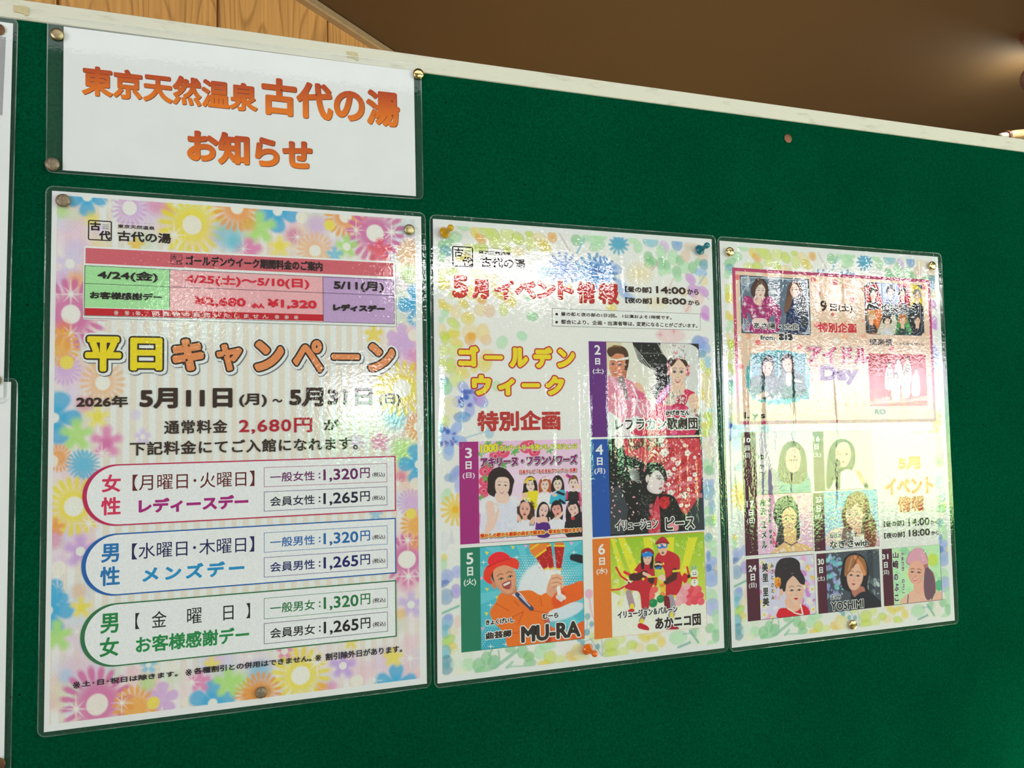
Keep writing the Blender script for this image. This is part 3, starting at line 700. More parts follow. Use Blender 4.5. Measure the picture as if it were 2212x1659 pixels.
# soft wash first round the margin
for v, x, y in ((A, 300, 300), (A, 1100, 350), (A, 1900, 400), (B, 700, 350), (B, 1500, 400), (A, 250, 900), (A, 250, 1400), (Cc, 300, 500), (Cc, 350, 1000), (E, 250, 300), (E, 250, 900), (G, 300, 300), (G, 250, 900), (G, 900, 1000), (G, 1600, 950), (Hh, 200, 900), (Hh, 1000, 900), (Hh, 1650, 900), (Hh, 1750, 300), (Fv, 1780, 300), (Fv, 1780, 900), (D, 1700, 300), (D, 1650, 900), (B, 1750, 900)):
    bg.view = v; bg.ell(x, y, 420, 420, (218, 200, 205), 0, .9, .75)
    bg.ell(x + 150, y - 100, 230, 230, random.choice([PE, LI, (220, 215, 180), (200, 215, 190)]), 0, .9, .3)
random.seed(3)
for _ in range(150):          # overlapping translucent washes all round the margin
    u, t = random.random(), random.random(); side = random.randrange(4)
    w_, h_ = bg.x1 - bg.x0, bg.y1 - bg.y0
    x = bg.x0 + (u * w_ if side < 2 else (t * 26 if side == 2 else w_ - t * 22)); y = bg.y0 + (u * h_ if side > 1 else (t * 40 if side == 0 else h_ - t * 42))
    r = random.uniform(7, 17); cx_, cy_ = (x - bg.x0) / bg.gx, (y - bg.y0) / bg.gy; R_ = r / bg.gx
    bx = bg._box(cx_ - R_, cy_ - R_, cx_ + R_, cy_ + R_)
    if bx[2] <= bx[0] or bx[3] <= bx[1]: continue
    yy, xx = np.mgrid[bx[1]:bx[3], bx[0]:bx[2]].astype(float); M_ = np.clip(1.6 * (1 - np.hypot(xx - cx_, yy - cy_) / R_), 0, 1)
    bg.put(bx, M_, random.choice([(200,172,206), (214,172,196), (222,192,160), (196,182,214), (214,206,150), (186,206,170), (176,196,214), (218,170,190)]), .5)
F_(A, [('d',915,230,210,LI,72),('b',1180,200,150,PK),('b',1310,240,110,ORr),('d',1540,400,380,YE),('5',490,110,215,BL,52,90),('b',540,340,110,YE),('b',1900,500,230,(95,178,196)),('d',1990,230,270,ORr,62),('c',1540,400,95),
       ('s',715,205,135),('s',1360,500,150),('b',2100,640,170,PK),('s',2045,640,130),('s',1370,200,60),('5',980,600,100,(226,190,70)),('b',230,260,110,GR),('b',370,640,160,(190,180,210)),('5',320,785,160,(196,186,210),48),
       ('b',380,960,150,ORr),('b',230,940,120,LI),('d',330,1290,410,MG,96),('s',330,1090,150),('c',810,1395,52),('b',260,1440,130,(216,132,62)),('s',330,1480,130),('b',620,620,150,(220,205,150))])
F_(B, [('d',1140,180,240,ORr,60),('5',460,125,225,BL,46,90),('c',700,190,58,(225,222,205)),('5',280,290,190,GR),('b',160,250,120,ORr),('b',620,370,130,MG),('s',660,385,92),('5',480,480,125,(226,214,120)),('b',480,470,70,YE),
       ('5',180,520,150,PK),('s',115,500,90),('b',850,260,150,LI),('c',980,265,54,(228,214,90)),('d',1435,345,335,MG,86),('5',1480,520,140,(208,88,100)),('s',1245,315,100),('s',1600,335,130),('d',835,520,215,PE,58),('5',1150,480,130,GR,40),
       ('5',1030,560,95,(110,175,200)),('d',1790,540,170,(222,180,130)),('b',1780,760,140,GR),('5',1880,1060,225,BL,None,180),('s',1830,1210,100),('5',1700,1400,160,LI),('b',30,440,120,(95,178,196))])
F_(Cc, [('d',270,450,190,LI),('d',230,240,220,(224,165,40)),('c',290,390,68,(228,212,90)),('d',650,590,260,PE,75),('c',230,730,72,(222,214,200)),('5',165,940,285,BL,50,0),('b',470,800,130,(208,130,150)),('s',470,700,70),
        ('5',600,930,140,(224,216,120)),('b',600,930,75,YE),('5',390,1110,190,GR),('5',690,1180,185,PK),('b',690,1190,80,MG),('s',640,1290,110),('5',1050,1130,95,(196,180,212),28),('b',980,910,80,(196,184,210)),('d',480,1410,170,(90,165,195)),('d',210,1340,160,ORr),('c',140,1370,66)])
F_(D, [('5',1700,230,150,LI),('5',1420,110,110,(222,200,80)),('c',1820,120,58,(222,214,200)),('b',1840,330,120,PK),('b',1840,440,80,ORr),('b',1640,940,180,(90,175,200)),('d',1700,650,320,YE,92),('s',1600,490,130),('d',1870,1030,160,ORr,52),
       ('5',1480,1180,110,PK),('b',1700,1240,150,GR),('b',1250,1180,110,LI)])
F_(E, [('d',430,110,170,(95,170,198)),('d',365,530,340,YE,98),('s',515,700,130),('5',180,740,110,ORr),('b',170,870,130,PK),('5',430,975,190,(186,150,200),46),('c',215,1145,74),('5',120,1420,200,BL,None,-60),('s',200,1340,110),('b',420,1370,120,PE)])
F_(Fv, [('b',1700,50,120,GR),('5',1875,115,215,BL,46,180),('b',1690,240,90,(200,90,140)),('s',1660,300,90),('c',1840,310,62,(222,214,200)),('d',1790,500,160,LI),('d',1850,720,190,(228,160,50)),('c',1790,605,52,(228,212,90)),
         ('d',1750,1060,290,MG,88),('b',1830,900,100,ORr),('s',1760,870,100),('s',1765,1225,130),('5',1440,610,80,(140,180,200))])
F_(G, [('5',110,180,270,BL,48,0),('5',440,150,125,(226,212,110)),('b',440,155,70,YE),('5',200,430,180,GR),('s',400,390,80),('b',290,830,110,(150,185,210)),('d',600,1100,420,MG),('5',1250,1050,170,LI),('d',980,1150,260,(228,160,42)),('c',600,1110,107),
       ('s',390,1155,150),('c',1160,1095,63,(228,212,90)),('s',845,1095,110),('c',1500,1090,62,(222,214,200)),('5',1750,1100,245,BL,46),('5',1900,900,170,GR),('5',1620,880,125,PK),('s',1540,890,110),('5',1110,720,100,(120,180,205),28),('c',1330,745,68),
       ('5',1740,720,95,(224,208,100)),('d',2130,1020,190,ORr),('b',1100,900,120,GR)])
F_(Hh, [('b',280,990,180,(95,172,200)),('d',690,1010,335,YE,93),('s',855,880,140),('5',1110,915,150,(178,148,204),38),('c',1250,1065,62),('5',1640,1110,225,BL,None),('b',1610,830,90,YE),('5',1610,830,115,(222,205,100)),('s',1780,840,100),('s',1420,1060,90),
         ('5',530,770,95,PK,34),('d',300,1170,230,ORr),('b',60,1060,150,GR),('5',1790,310,150,(184,166,206),38),('b',1750,80,150,PK),('s',1765,30,120),('b',1690,400,80,(226,190,90)),('b',1000,1120,90,PK),('b',900,1130,90,ORr),('s',180,820,90),('5',1190,680,90,(226,206,100))])
bg.grain(.02)
bg.lay('flower_border_print')

def emblem(S, tl, br, col, small=False, parent=None):
    (x0, y0), (x1, y1) = S.m(tl), S.m(br); w, h = x1 - x0, y1 - y0
    outline(S, 'emblem_frame', None, None, w * (.055 if not small else .04), col, w * .08, parent, mmbox=(x0, y0, x1, y1))
    b = lambda a, c, d, e: (x0 + a*w, y0 + c*h, x0 + d*w, y0 + e*h)
    tx(S, '古', None, None, col, mmbox=b(.08, .08, .53, .52), w=.02*w if not small else .01*w, name='emblem_lettering', parent=parent)
    tx(S, '代', None, None, col, mmbox=b(.46, .50, .95, .95), w=.02*w if not small else .01*w, name='emblem_lettering', parent=parent)
    for k in range(3): panel_mm(S, 'emblem_rule', b(.60, .20 + .09*k, .88, .22 + .09*k), col, parent)
def panel_mm(S, name, bx, col, parent=None):
    p = rrect(*bx); return S.flat(name, p, [(3,2,1,0)], col, parent)
emblem(P1, A(500,346), A(738,562), BLK)
tx(P1, 'TOKYOTENNENONSEN', A(800,368), A(1160,392), BLK, w=.03, name='logo_lettering', sp=1.3)
tx(P1, '東京天然温泉', A(797,392), A(1167,452), BLK, w=.08, name='logo_lettering')
tx(P1, '古代の湯', A(795,455), A(1330,588), BLK, w=.3, name='logo_lettering')
# price table
RED = ink(196, 34, 52)
card = panel(P1, 'price_table', A(458,608), B(1648,1280), ink(214,216,213), 1.5)
panel(P1, 'table_heading_band', A(477,628), B(1617,783), ink(190,92,102), 0, card)
panel(P1, 'table_cell', A(472,806), A(1318,1245), ink(152,205,146), 0, card)
panel(P1, 'table_cell', A(1318,850), B(914,1225), ink(226,170,175), 0, card, layer=P1.layer)
panel(P1, 'table_cell', B(914,775), B(1625,1250), ink(176,146,186), 0, card, layer=P1.layer)
panel(P1, 'table_note_band', A(470,1228), B(915,1223), ink(178,30,40), 0, card)
strips(P1, 'table_rules', [(A(467,805),B(1628,815)), (A(464,1303),B(1628,1252)), (A(470,803),A(463,1303)), (B(1622,812),B(1628,1253)), (A(472,983),B(1620,970)), (A(1319,848),A(1317,1250)), (B(913,780),B(917,1225))], .38, ink(38,28,45), card)
strips(P1, 'card_shadow_line', [(B(1636,655),B(1645,1280)), (A(450,1328),B(1648,1280))], .35, ink(90,92,104), card)
emblem(P1, A(1327,692), A(1442,798), ink(60,25,35), True, card)
tx(P1, 'ゴールデンウイーク期間料金のご案内', A(1480,703), B(910,728), BLK, w=.3, name='heading_lettering', parent=card)
for b, a, c, col, w in (('4/24(金)', A(598,847), A(1200,978), BLK, .36), ('4/25(土)～5/10(日)', A(1475,885), B(775,910), RED, .4), ('5/11(月)', B(1020,815), B(1522,943), BLK, .5),
                     ('お客様感謝デー', A(522,1062), A(1245,1160), BLK, .3), ('¥2,680', A(1567,1112), A(2078,1232), RED, .5), ('小人', B(197,1043), B(330,1097), RED, .45), ('¥1,320', B(360,1000), B(850,1112), RED, .5), ('レディスデー', B(1013,1050), B(1532,1138), BLK, .6)):
    tx(P1, b, a, c, col, w=w, name='price_lettering', parent=card)
NT = ink(225,205,205); ny = P1.nl()
tx(P1, '回数券の販売いたしません', A(1147,1262), B(370,1200), NT, w=.05, name='note_lettering', sp=1.75, parent=card, layer=ny)
txe(P1, A, [('※',762,1254,808,1302), ('※',870,1256,917,1304), ('※',977,1258,1025,1306)], NT, w=.0, name='note_lettering', parent=card, layer=ny)
txe(P1, B, [('※',430,1160,477,1204), ('※',527,1163,573,1206), ('※',622,1166,668,1208)], NT, w=.0, name='note_lettering', parent=card, layer=ny)
# campaign title
YL = ink(226,206,12); OG = ink(206,130,80); DB = ink(52,38,30)
HAL = [(2.7, ink(104,108,118), 1.5, 1.5), (2.7, WHT, .75, .75), (2.7, WHT, 0, 0), (1.35, DB, 0, 0)]
for v, col, L in ((Cc, YL, [('平',475,125,835,480), ('日',925,140,1245,470)]), (Cc, OG, [('キ',1345,150,1660,475), ('ャ',1785,205,2040,475)]), (D, OG, [('ン',228,172,525,478), ('ペ',612,165,915,490), ('ー',1000,305,1280,365), ('ン',1362,198,1635,485)])):
    for ch, x0, y0, x1, y1 in L:
        tx(P1, ch, v(x0, y0), v(x1, y1), col, w={'ペ': 1.2, 'ャ': 1.25, '日': 1.3, '平': 1.4}.get(ch, 1.9) if ch != 'ー' else 1.3, halos=HAL, name='title_lettering', layer=14, res=5)
P1.layer = 20
for b, a, c, w, col in (('2026年', Cc(388,720), Cc(903,835), .42, DB), ('5月11日', Cc(1020,642), Cc(1945,842), .85, DB), ('(月)', Cc(2012,700), D(352,832), .42, DB), ('～', D(408,752), D(508,788), .3, DB), ('5月31日', D(578,640), D(1408,825), .85, DB), ('(日)', D(1468,700), D(1690,825), .42, DB),
                     ('通常料金', Cc(1265,965), Cc(1895,1092), .28, DB), ('2,680円', D(75,948), D(805,1090), .34, ink(164,26,46)), ('が', D(920,955), D(1072,1065), .3, DB)):
    tx(P1, b, a, c, col, w=w, name='date_lettering' if w > .3 else 'body_lettering', layer=20, sp=1.12 if b in ('通常料金','2,680円') else 1)
tx(P1, '下記料金にてご入館になれます。', Cc(922,1178), D(1262,1258), DB, w=.3, name='body_lettering', layer=20, sp=1.1)
# three rounded day boxes
def pill(v1, l, v2, t, r, b, col, dark):
    x0 = P1.m(v1(*l))[0]; x1, y0 = P1.m(v2(*t)); y1 = P1.m(v2(*b))[1]; R = (y1 - y0) / 2
    p = rrect(x0, y0, x1, y1, R - .01, 14, True); o = P1.flat('day_box', p, [tuple(reversed(range(len(p))))], col, layer=20)
    q = rrect(x0 + 3.1, y0 + 1.05, x1 - 1.0, y1 - 1.05, R - 1.06, 14, True); P1.flat('day_box_face', q, [tuple(reversed(range(len(q))))], ink(212,214,214), o, layer=21)
    return o
PB1 = pill(E, (450,440), Fv, (1635,30), 0, (1635,577), ink(172,36,78), None)
PB2 = pill(E, (441,1130), Fv, (1637,645), 0, (1637,1196), ink(22,88,156), None)
PB3 = pill(G, (431,450), Hh, (1640,65), 0, (1640,626), ink(45,106,66), None)
for o in (PB1, PB2, PB3): pass
L22 = dict(layer=22)
for pb, v, ch, a, c, col in ((PB1,E,'女',(645,215),(832,385),ink(192,46,82)), (PB1,E,'性',(637,440),(832,612),ink(192,46,82)), (PB2,E,'男',(640,903),(818,1078),ink(20,106,162)), (PB2,E,'性',(628,1130),(825,1308),ink(20,106,162)), (PB3,G,'男',(632,213),(812,395),ink(34,122,64)), (PB3,G,'女',(625,450),(815,625),ink(34,122,64))):
    tx(P1, ch, v(*a), v(*c), col, w=.42, name='day_lettering', parent=pb, **L22)
DR = ink(92,20,32); NV = ink(16,32,78)
tx(P1, '【月曜日･火曜日】', E(950,215), E(2165,328), DR, w=.06, name='weekday_lettering', parent=PB1, **L22)
tx(P1, '【水曜日･木曜日】', E(945,897), E(2163,978), NV, w=.06, name='weekday_lettering', parent=PB2, **L22)
txe(P1, G, [('【',980,205,1022,360), ('金',1143,190,1290,338), ('曜',1495,160,1640,303), ('日',1855,135,1957,270), ('】',2083,108,2122,255)], ink(18,34,28), w=.06, name='weekday_lettering', parent=PB3, **L22)
tx(P1, 'レディースデー', E(1010,455), E(2105,550), ink(152,20,112), w=.62, name='day_name_lettering', parent=PB1, **L22)
tx(P1, 'メンズデー', E(1050,1128), E(2065,1208), ink(12,132,182), w=.62, sp=1.35, name='day_name_lettering', parent=PB2, **L22)
tx(P1, 'お客様感謝デー', G(985,437), G(2112,492), ink(28,126,66), w=.4, name='day_name_lettering', parent=PB3, **L22)
TPL = None
for pb, v, a, c, rc, who, price, col in ((PB1,Fv,(323,143),(1553,290),ink(160,72,112),'一般女性','1,320',ink(98,18,88)), (PB1,Fv,(323,385),(1553,520),ink(72,58,104),'会員女性','1,265',ink(28,18,50)),
        (PB2,Fv,(323,792),(1555,908),ink(62,112,165),'一般男性','1,320',ink(20,96,156)), (PB2,Fv,(323,1037),(1555,1143),ink(70,64,130),'会員男性','1,265',ink(22,32,94)),
        (PB3,Hh,(323,243),(1557,338),ink(70,128,88),'一般男女','1,320',ink(36,108,62)), (PB3,Hh,(323,492),(1558,573),ink(66,66,84),'会員男女','1,265',ink(18,20,30))):
    x0, y0 = P1.m(v(*a)); x1, y1 = P1.m(v(*c))
    outline(P1, 'price_box', None, None, .42, rc, 0, pb, 22, mmbox=(x0, y0, x1, y1))
    W, H = x1 - x0, y1 - y0; bx = lambda p, q, r, s: (x0 + p*W, y0 + q*H, x0 + r*W, y0 + s*H)
    tx(P1, who, None, None, col, w=.14, mmbox=bx(.048, .27, .40, .76), name='price_lettering', parent=pb, **L22)
    tx(P1, ':', None, None, col, w=.2, mmbox=bx(.432, .38, .446, .67), name='price_lettering', parent=pb, **L22)
    tx(P1, price, None, None, col, w=.30, mmbox=bx(.470, .20, .755, .87), name='price_lettering', parent=pb, **L22)
    tx(P1, '円', None, None, col, w=.14, mmbox=bx(.772, .20, .853, .74), name='price_lettering', parent=pb, **L22)
    tx(P1, '(税込)', None, None, BLK, w=.08, mmbox=bx(.874, .46, .98, .74), name='tax_lettering', parent=pb, **L22)
for b, a, c in (('土･日･祝日は除きます。', G(448,876), G(1402,830)), ('各種割引との併用はできません。', G(1562,748), Hh(797,868)), ('割引除外日があります。', Hh(937,790), Hh(1700,778))):
    tx(P1, b, a, c, ink(34,26,38), w=.16, name='footnote_lettering', layer=20)
def bow1(x, y):
    return 0.25 + .9 * math.exp(-((x - 250) / 60.0) ** 2 - ((y - 160) / 75.0) ** 2) + .12 * math.sin(x / 38.0 + y / 90.0)
laminate(P1, (4.2, 3.6, 3.8, 3.4), 6, bow1, M_FILM)
txe(P1, G, [('※',360,884,430,948), ('※',1480,762,1542,824)], ink(34,26,38), w=.02, name='footnote_lettering', layer=20)
tx(P1, '※', Hh(835,806), Hh(893,864), ink(34,26,38), w=.02, name='footnote_lettering', layer=20)

# ------------------------------------------------------------------ poster 2: May events
K = V_(920, 450, 5.821); L = V_(1240, 460, 5.821); Mv = V_(920, 700, 5.821); Nn = V_(1240, 720, 6.9125); O = V_(960, 930, 6.379)
Pp = V_(1240, 930, 6.506); Q = V_(920, 1150, 5.026); R = V_(1240, 1140, 5.529)
P2 = Sheet('event_poster', 'middle of the three big posters, watercolour leaves and five coloured performer panels', 'poster',
           [(935.5,472.3),(1536.3,516.7),(1563.7,1399.5),(945.9,1476.9)], 297, 420, .3079, -.00105, -.00256)
paper(P2)
def floral(S, view_of, tl=None, br=None, mmbox=None):
    # the same watercolour border is printed on both event posters; painted in the frame of poster 2
    bg = Pic(S, tl, br, .85, (212, 212, 208), mmbox)
    gview = bg.g
    def g(x, y):
        m = P2.m(bg.view(x, y)); return np.array([(m[0] - bg.x0) / bg.gx, (m[1] - bg.y0) / bg.gy])
    bg.g = g
    yel, lim, oli, org, pea = (208,190,60), (178,192,60), (196,204,120), (220,158,40), (222,202,150)
    grn, lgr, tea, blu, lbl, vio, pur, pnk = (120,178,128), (160,202,160), (70,150,160), (60,120,180), (140,168,212), (150,150,205), (182,120,190), (222,180,184)
    def P(v, lst):
        bg.view = v
        for x, y, rx, ry, col, rot in lst:
            bg.ell(x, y, rx, ry, col, rot, 0, .62); bg.ell(x, y, rx * .8, ry * .8, tuple(min(235, int(c * 1.12)) for c in col), rot, .9, .5)
    P(K, [(470,240,90,45,lgr,10),(620,300,60,80,yel,-20),(690,380,80,60,org,30),(800,300,150,90,lim,30),(880,430,90,90,oli,0),(1020,330,90,110,oli,10),(1160,380,90,80,lim,40),(1160,540,95,60,pea,0),
          (370,360,90,70,lgr,0),(250,440,110,60,grn,-20),(250,540,80,80,tea,0),(200,610,60,70,lgr,0),(560,500,90,60,oli,0),(700,500,90,70,lim,0),(1020,510,60,70,lim,0),(1320,440,75,110,oli,0),(1300,320,60,40,lim,0),(1440,380,100,70,pea,20),(1590,360,60,75,org,-10),(1490,480,95,70,yel,25),
          (1890,400,70,75,grn,20),(1990,380,40,90,lgr,30),(2130,400,110,70,lgr,0),(190,830,70,80,oli,0),(330,790,90,60,lim,0),(200,920,60,110,oli,0),(480,620,100,70,yel,0),(650,850,120,90,oli,0),(830,900,110,80,pea,0),
          (240,950,80,80,yel,20),(350,1080,60,60,oli,0),(200,1200,60,70,yel,0),(270,1250,70,60,yel,30),(240,1320,50,60,lgr,0),(190,1400,50,40,lgr,0),(480,1200,80,55,yel,40),(560,1050,90,90,yel,0),(640,1100,90,80,pea,0),(710,1160,60,50,org,0),
          (380,1300,70,95,pea,10),(690,1280,90,80,pea,0),(800,1290,75,85,(226,190,160),0),(920,1050,110,80,yel,40),(1020,1090,80,100,(222,180,70),10),(980,1270,60,90,oli,0),(1090,1180,50,70,yel,0),(530,1380,90,85,yel,0),(350,1440,95,60,lim,30),(200,1520,60,80,pea,0),(560,1560,110,110,pea,0),(720,1560,80,110,pea,0),
          (350,1560,90,70,oli,-30),(240,1600,70,60,lim,0),(1340,1360,75,60,(130,192,140),0),(1300,1130,50,60,lgr,0),(1780,1000,60,50,yel,0),(580,1600,60,50,org,0)])
    # blue and teal blooms at the top
    bg.view = K
    for cx, cy, r, c in ((1720,760,230,(120,150,205)), (2100,800,260,(85,150,195)), (1500,800,110,(130,190,190))):
        bg.flower(cx, cy, r, 14, c, .8, None, wr=.22, inner=.5, soft=.3); bg.ell(cx + 20, cy, r * .3, r * .28, (90, 120, 190), 20, .6, .6)
    bg.view = K; bg.line([(1670,300),(1810,540)], 26, (200,190,190), .8); bg.line([(1990,380),(1900,560)], 24, (120,180,200), .8)
    bg.view = L
    bg.flower(330, 760, 230, 16, (82,132,190), .85, None, wr=.22, inner=.5, soft=.3); bg.ell(290, 730, 70, 60, (64,92,150), 30, .5, .7)
    bg.flower(560, 400, 140, 12, (90,160,185), .85, None, wr=.3, inner=.4, soft=.3); bg.ell(560, 380, 110, 95, (80,155,185), 0, .4, .8)
    P(L, [(290,420,110,60,lgr,-20),(330,300,90,50,lgr,0),(960,360,100,75,(110,172,185),0),(1130,430,60,85,(190,160,205),-20),(1290,390,70,90,(90,140,190),0),(740,340,60,50,lgr,0),(800,430,60,80,lgr,0),(930,550,60,70,grn,0),(1090,500,70,100,lgr,0),(980,600,70,50,grn,30),(940,640,70,60,grn,0),(1090,640,60,80,grn,0),(1160,660,50,70,grn,0),
          (1100,740,50,60,lgr,0),(1190,730,55,40,lgr,-20),(1240,560,70,100,lgr,0),(1330,600,55,70,grn,0),(1290,740,60,80,grn,0),(1300,820,55,50,lgr,0),(1390,680,60,90,lgr,0),(1490,690,60,80,grn,0),(1560,620,50,50,grn,0),(1470,420,90,70,(224,204,180),0),(1400,540,60,80,(224,190,170),0),(1620,560,70,60,(224,190,170),0),
          (1630,650,60,70,(70,140,160),0),(530,700,80,60,lbl,30),(600,950,70,130,lbl,-30),(690,1060,90,50,lbl,20),(1460,830,75,60,pur,40),(1490,980,70,90,pur,-30),(1620,990,80,60,pur,30),(1650,1250,60,90,pur,-10),(1640,1310,70,40,pur,30),(1560,1080,70,80,(224,190,190),0),(1380,1000,60,60,(226,200,170),0),(1420,1200,60,60,(226,200,190),0),
          (470,1190,70,55,yel,0),(1590,750,80,60,(130,170,205),0),(1620,850,60,70,(224,204,150),0)])
    bg.view = L
    for k in range(26):
        a = k / 26 * 6.28; bg.line([(830,760),(830 + 170*math.cos(a), 760 + 150*math.sin(a))], 16, (218,206,168), .8)
    for k in range(20):
        a = k / 20 * 6.28; bg.line([(1040,1130),(1040 + 150*math.cos(a), 1130 + 110*math.sin(a))], 16, (220,208,178), .7)
    bg.line([(1070,620),(970,720)], 12, (200,160,160)); bg.line([(1240,830),(1160,1040)], 10, (205,165,160)); bg.line([(1560,900),(1660,760)], 12, (130,170,200)); bg.line([(1540,920),(1690,1090)], 10, (190,150,190)); bg.line([(1400,1240),(1470,1140)], 14, (205,150,160)); bg.line([(500,780),(610,930)], 16, (150,180,210))
    bg.ell(1210, 1540, 210, 110, (224,196,196), 0, .25, .85); bg.star(1080, 1530, 60, (205,130,150), .8); bg.star(1250, 1490, 60, (205,130,150), .8)
    P(Mv, [(350,130,90,60,yel,0),(250,190,60,70,lim,0),(390,240,90,60,yel,15),(560,190,70,85,org,20),(720,110,90,120,pea,0),(760,200,70,70,(226,190,150),0),(960,230,70,90,(160,200,160),30),(1210,150,70,60,(150,200,160),20),(230,330,80,80,oli,0),(380,330,110,90,oli,0),(310,520,80,110,lim,10),(460,600,110,80,yel,35),(200,480,50,60,lim,0),
           (390,700,100,100,oli,0),(750,480,90,130,yel,10),(780,380,90,70,pea,0),(610,520,60,100,yel,0),(890,780,60,70,(170,200,150),0),(240,720,60,60,tea,0),(250,800,90,90,(130,190,150),0)])
    bg.view = Mv
    for cx, cy, r, c in ((560,930,240,(150,160,210)), (300,1420,230,(140,165,215))):
        bg.flower(cx, cy, r, 5, c, .8, None, wr=.62, inner=.1, a0=20, soft=.15); bg.ell(cx - 40, cy + 10, 100, 90, (170,180,220), 0, .5, .8)
        bg.speck(cx - 120, cy - 110, cx + 80, cy + 100, 16, 14, 40, [(60,100,180), (90,90,170)], .85)
    P(Mv, [(290,1000,120,90,(212,206,170),-20),(340,1120,80,60,(214,208,170),0),(460,1170,110,70,(60,130,190),0),(250,1220,60,80,oli,0),(680,940,80,90,(170,140,200),0)])
    bg.line([(500,1430),(800,1340)], 12, (130,170,185)); P(Mv, [(800,1370,60,70,(130,170,190),0),(700,1300,50,70,(185,200,195),0)])
    P(O, [(60,300,80,120,lbl,0),(150,600,70,130,(100,130,200),30),(60,650,60,60,(120,150,180),0),(190,760,50,110,(150,160,215),0),(30,900,70,110,lgr,20)])
    bg.view = O
    for k in range(14):
        a = k / 14 * 6.28; bg.line([(150,1090),(150 + 190*math.cos(a), 1090 + 210*math.sin(a))], 44, (222,192,80), .85)
    bg.ell(155, 1090, 60, 60, (222,170,30), 0, .5, .9); bg.poly([(100,1330),(60,1560),(150,1560)], (190,190,200), .6, False)
    P(Nn, [(1850,150,100,120,(80,130,190),0),(1930,110,80,60,vio,0),(1950,210,100,80,(120,150,205),30),(1900,310,70,60,(70,140,165),0),(2000,430,70,90,(130,180,205),0),(1900,470,60,90,oli,0),(2000,580,60,70,lim,0),(1960,700,100,120,(224,208,150),0),(1900,900,60,110,yel,-20),(2000,960,80,170,pea,0),(2040,1150,40,30,(120,180,180),0),(1990,1230,80,60,lim,0),(2030,1330,60,110,lim,0),(1940,1370,70,60,yel,0),(1960,1430,80,60,oli,0),(1600,1535,120,14,pea,0),(1850,1530,60,14,yel,0)])
    P(Pp, [(1850,50,60,50,lim,0),(1930,150,40,80,(224,190,190),0),(1860,210,70,70,(224,210,190),0),(1900,330,70,80,(224,214,190),0),(1850,480,60,80,lgr,0),(1900,560,80,70,grn,0),(1950,450,30,70,grn,0),(1900,740,90,60,lbl,0),(1880,870,100,110,(110,160,190),0),(1930,1080,60,110,(120,155,190),0),(1870,1130,50,70,lgr,0),(1900,1290,90,90,grn,0),(1880,1390,50,70,(224,214,200),0),(1960,1420,50,80,(224,214,210),0),(1960,1230,30,60,lim,0)])
    P(R, [(1600,120,50,60,tea,0),(1640,200,90,60,lgr,0),(1670,300,60,60,lgr,0),(1600,340,30,70,blu,0),(1650,430,90,80,(130,155,210),0),(1710,510,40,80,(222,200,120),0),(1630,600,110,110,(120,150,205),0),(1600,480,40,50,(60,110,180),0),(1640,830,70,100,lgr,0),(1600,760,50,40,(170,200,180),0),(1650,950,90,110,(150,160,210),0),(1690,1060,50,90,lgr,0),
          (1240,1310,110,90,lgr,0),(1440,1240,60,60,grn,0),(1540,1250,80,80,(214,210,200),0),(1620,1200,60,60,grn,0),(1690,1200,50,70,lgr,0),(1690,1290,50,80,grn,0),(1500,1340,70,60,(206,210,190),0),(1640,1380,60,40,lgr,0),(1420,1350,70,50,(200,206,190),0),
          (830,1300,90,60,yel,40),(950,1290,90,40,yel,-10),(770,1430,70,60,pea,0),(930,1440,80,55,lim,15),(1040,1360,55,70,(222,196,70),-20),(690,1400,70,60,lim,0),(440,1400,100,90,lim,0),(560,1330,60,60,oli,0),(440,1500,100,60,lim,0),(590,1480,70,60,oli,0),(260,1300,90,60,oli,0),(70,1440,90,60,oli,0),(50,1540,70,40,yel,0)])
    bg.view = R
    bg.line([(1380,1230),(1480,1370)], 24, (120,170,150), .9); bg.line([(1240,1430),(1380,1370)], 26, (120,165,160), .9); bg.line([(1300,1270),(1380,1260)], 10, (130,170,170)); bg.ell(175,780,45,45,(205,150,180)); bg.line([(180,820),(220,1060)], 12, (210,170,190)); bg.ell(160,1060,35,40,(140,170,175)); bg.ell(150,1250,40,40,(120,165,175))
    for a_, b_ in (((150,1250),(60,1330)), ((150,1250),(230,1150)), ((100,1370),(200,1330)), ((200,1330),(330,1530)), ((200,1330),(300,1290)), ((160,1060),(150,1250)), ((330,1340),(340,1530))): bg.line([a_, b_], 10, (140,170,178), .9)
    for x, y in ((100,1370),(210,1150),(190,1420),(280,1420),(60,1330)): bg.ell(x, y, 30, 36, (120,165,175), 0, 0, .9)
